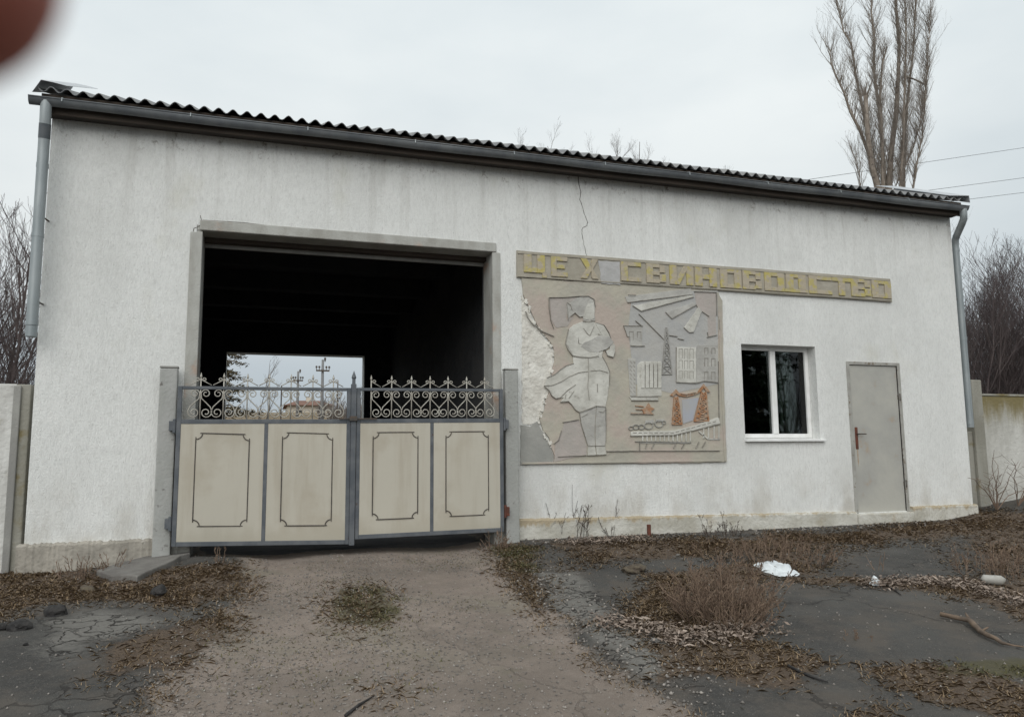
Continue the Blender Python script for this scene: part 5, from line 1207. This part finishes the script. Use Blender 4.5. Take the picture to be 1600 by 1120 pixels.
def leaf_cloud(name, n, f, size, m_, label, cat, lift=.012, curl=.5, aspect=.45, tilt=1.0):
    P2 = sample(n, f); z = gz(P2[:, 0], P2[:, 1]); a = nrg.uniform(0, 6.283, n); s = size*np.clip(nrg.lognormal(-.1, .5, n), .3, 2.4); t1 = nrg.normal(0, .30*tilt, n); t2 = nrg.normal(0, .35*tilt, n)
    d1 = np.stack([np.cos(a), np.sin(a), t1], 1)*s[:, None]; d2 = np.stack([-np.sin(a), np.cos(a), t2], 1)*(s*aspect*nrg.uniform(.5, 1.3, n))[:, None]
    c = np.stack([P2[:, 0], P2[:, 1], z+lift*nrg.uniform(.3, 1.6, n)], 1); upv = np.array([0, 0, 1.0])*(s*curl*nrg.uniform(-.2, .8, n))[:, None]
    V = np.stack([c-d1, c-d2+upv*.6, c+d1+upv, c+d2+upv*.6], 1).reshape(-1, 3); Q = np.arange(4*n).reshape(-1, 4)
    o = np_mesh(name, V, Q, m_, False, dict(tone=np.repeat(nrg.random(n)**1.6, 4))); return tag(o, label, cat, None, 'stuff')
def blade_cloud(name, n, f, length, m_, label, cat, up=.35, width=.0022):
    P2 = sample(n, f); z = gz(P2[:, 0], P2[:, 1]); a = nrg.uniform(0, 6.283, n); L = length*nrg.uniform(.4, 1.3, n); w = width*nrg.uniform(.6, 1.5, n); e = np.clip(nrg.normal(up, .25, n), .02, 1.2)
    b = np.stack([P2[:, 0], P2[:, 1], z-.003], 1); side = np.stack([-np.sin(a), np.cos(a), 0*a], 1)*w[:, None]
    d = np.stack([np.cos(a)*np.cos(e), np.sin(a)*np.cos(e), np.sin(e)], 1)*L[:, None]; mid = b+d*.55+np.array([0, 0, 1])*(L*.06)[:, None]
    tip = b+d-np.array([0, 0, 1])*(L*.10)[:, None]
    V = np.stack([b-side, b+side, mid+side*.8, tip, mid-side*.8], 1).reshape(-1, 3); Q = np.arange(5*n).reshape(-1, 5)
    o = np_mesh(name, V, Q, m_, False, dict(tone=np.repeat(nrg.random(n), 5))); return tag(o, label, cat, None, 'stuff')
leaf_cloud("leaf_litter", 20000, patchy(1, 2.6, .32, .62, 1.2), .0052, MT['leaf'], "brown fallen leaves drifted over the asphalt and wall foot", "leaves", .005, .25, .5, .5)
d_lines = [P((1010, 985), (1060, 1005), (1120, 995), (1180, 985)), P((1370, 915), (1440, 912), (1500, 915), (1560, 935), (1600, 945)), P((900, 850), (1000, 845)), P((960, 975), (1050, 1000))]
def drift(x, y):
    wx = x+.12*(fbm(x, y, 3, 3)-.5)*2; wy = y+.12*(fbm(x+7, y, 3, 3)-.5)*2; d = np.zeros(x.shape)
    for q in d_lines: d = np.maximum(d, np.clip(1-segd(wx, wy, q, False)/.26, 0, 1))
    return d**1.3
leaf_cloud("leaf_drift", 6000, drift, .0135, MT['leaf_pale'], "pale curled leaves heaped in drifts around the dry shrub and across the asphalt", "leaves", .026, .8, .42)
blade_cloud("dry_grass", 38000, patchy(1, 1.8, .40, .66, 1.2), .055, MT['drygrass'], "matted dry straw grass on the broken asphalt and drive edges", "grass", .30, .0015)
blade_cloud("dead_straw", 16000, lambda x, y: (masks(x, y)[1]+1.2*drift(x, y)).clip(0, 1)**1.5, .075, MT['drygrass'], "loose dead straws and twiglets strewn through the litter", "straw", .10, .0016)
blade_cloud("verge_grass", 4200, verge, .045, MT['drygrass'], "thin dry grass along the broken edges of the dirt drive", "grass", .45, .0015)
blade_cloud("green_grass", 9000, lambda x, y: np.maximum(patchy(2, 3.2, .38, .64, .8)(x, y), .05*masks(x, y)[0]*np.clip((fbm(x, y, 1.4, 4)-.5)/.15, 0, 1)), .027, MT['greengrass'], "low olive green grass in patches on the drive", "grass", .6, .0022)
def pebbles(name, n, f, size, label):
    P2 = sample(n, f); z = gz(P2[:, 0], P2[:, 1]); s = size*nrg.uniform(.3, 1, n)**1.6*1.3
    base = np.array([[1, 0, 0], [0, 1, 0], [-1, 0, 0], [0, -1, 0], [0, 0, .8], [0, 0, -.6]], float); F6 = np.array([[0, 1, 4], [1, 2, 4], [2, 3, 4], [3, 0, 4], [1, 0, 5], [2, 1, 5], [3, 2, 5], [0, 3, 5]])
    V = base[None]*nrg.uniform(.55, 1.2, (n, 6, 3))*s[:, None, None]; a = nrg.uniform(0, 6.28, n); ca, sa = np.cos(a)[:, None], np.sin(a)[:, None]
    V = np.stack([V[..., 0]*ca-V[..., 1]*sa, V[..., 0]*sa+V[..., 1]*ca, V[..., 2]], -1)+np.stack([P2[:, 0], P2[:, 1], z+s*.25], 1)[:, None]
    Q = (F6[None]+6*np.arange(n)[:, None, None]).reshape(-1, 3)
    o = np_mesh(name, V.reshape(-1, 3), Q, MT['pebble'], False, dict(tone=np.repeat(nrg.random(n)**2, 6))); return tag(o, label, "gravel", None, 'stuff')
pebbles("gravel", 9000, patchy(0, 1.1, .30, .62), .009, "fine gravel on the dirt drive")
pebbles("loose_grit", 7000, lambda x, y: .3+.7*masks(x, y)[1], .009, "loose grit and crumbs strewn on the asphalt")
edge_l = P((850, 900), (890, 950), (930, 990), (1000, 1030), (1070, 1075))
pebbles("broken_asphalt_crumbs", 700, lambda x, y: np.clip(1-segd(x, y, edge_l, False)/.4, 0, 1), .014, "crumbled stones along the cracked asphalt edge")
pebbles("plaster_crumbs", 260, lambda x, y: np.clip(1-np.abs(y+.25)/.3, 0, 1)*(x > 2.9)*(x < 8.5), .022, "pale plaster crumbs along the foot of the wall")

# ================================================================ FINGERTIP OVER THE LENS
fd = .045
def lens(px, py, dist): d = ray(px, py); return CAMPOS+d/FPX*dist
tipc = lens(-146, -80, fd); axd = lens(-132-330, -72-500, fd+.003)-tipc; axd /= np.linalg.norm(axd); bend = np.cross(axd, _f); bend /= np.linalg.norm(bend)
pts, rad = [], []
for k in range(9):
    q = math.pi/2*k/8; pts.append(tipc-axd*.0081*math.cos(q)); rad.append(max(.0081*math.sin(q), .0002))
for u, r_ in ((.006, .0083), (.013, .0086), (.019, .0083), (.024, .0088), (.030, .0090), (.036, .0092), (.043, .0094), (.049, .0101), (.056, .0098), (.066, .0100), (.076, .0104)):
    pts.append(tipc+axd*u+_f*(-.10*max(u-.022, 0)+(-.3*max(u-.048, 0)))); rad.append(r_)
mb = MB(); mb.tube(pts, rad, 24); fo = mb.build("finger", MT['skin'], smooth=True, origin=tuple(tipc))
tag(fo, "blurred reddish fingertip held in front of the lens at the upper left corner", "finger")
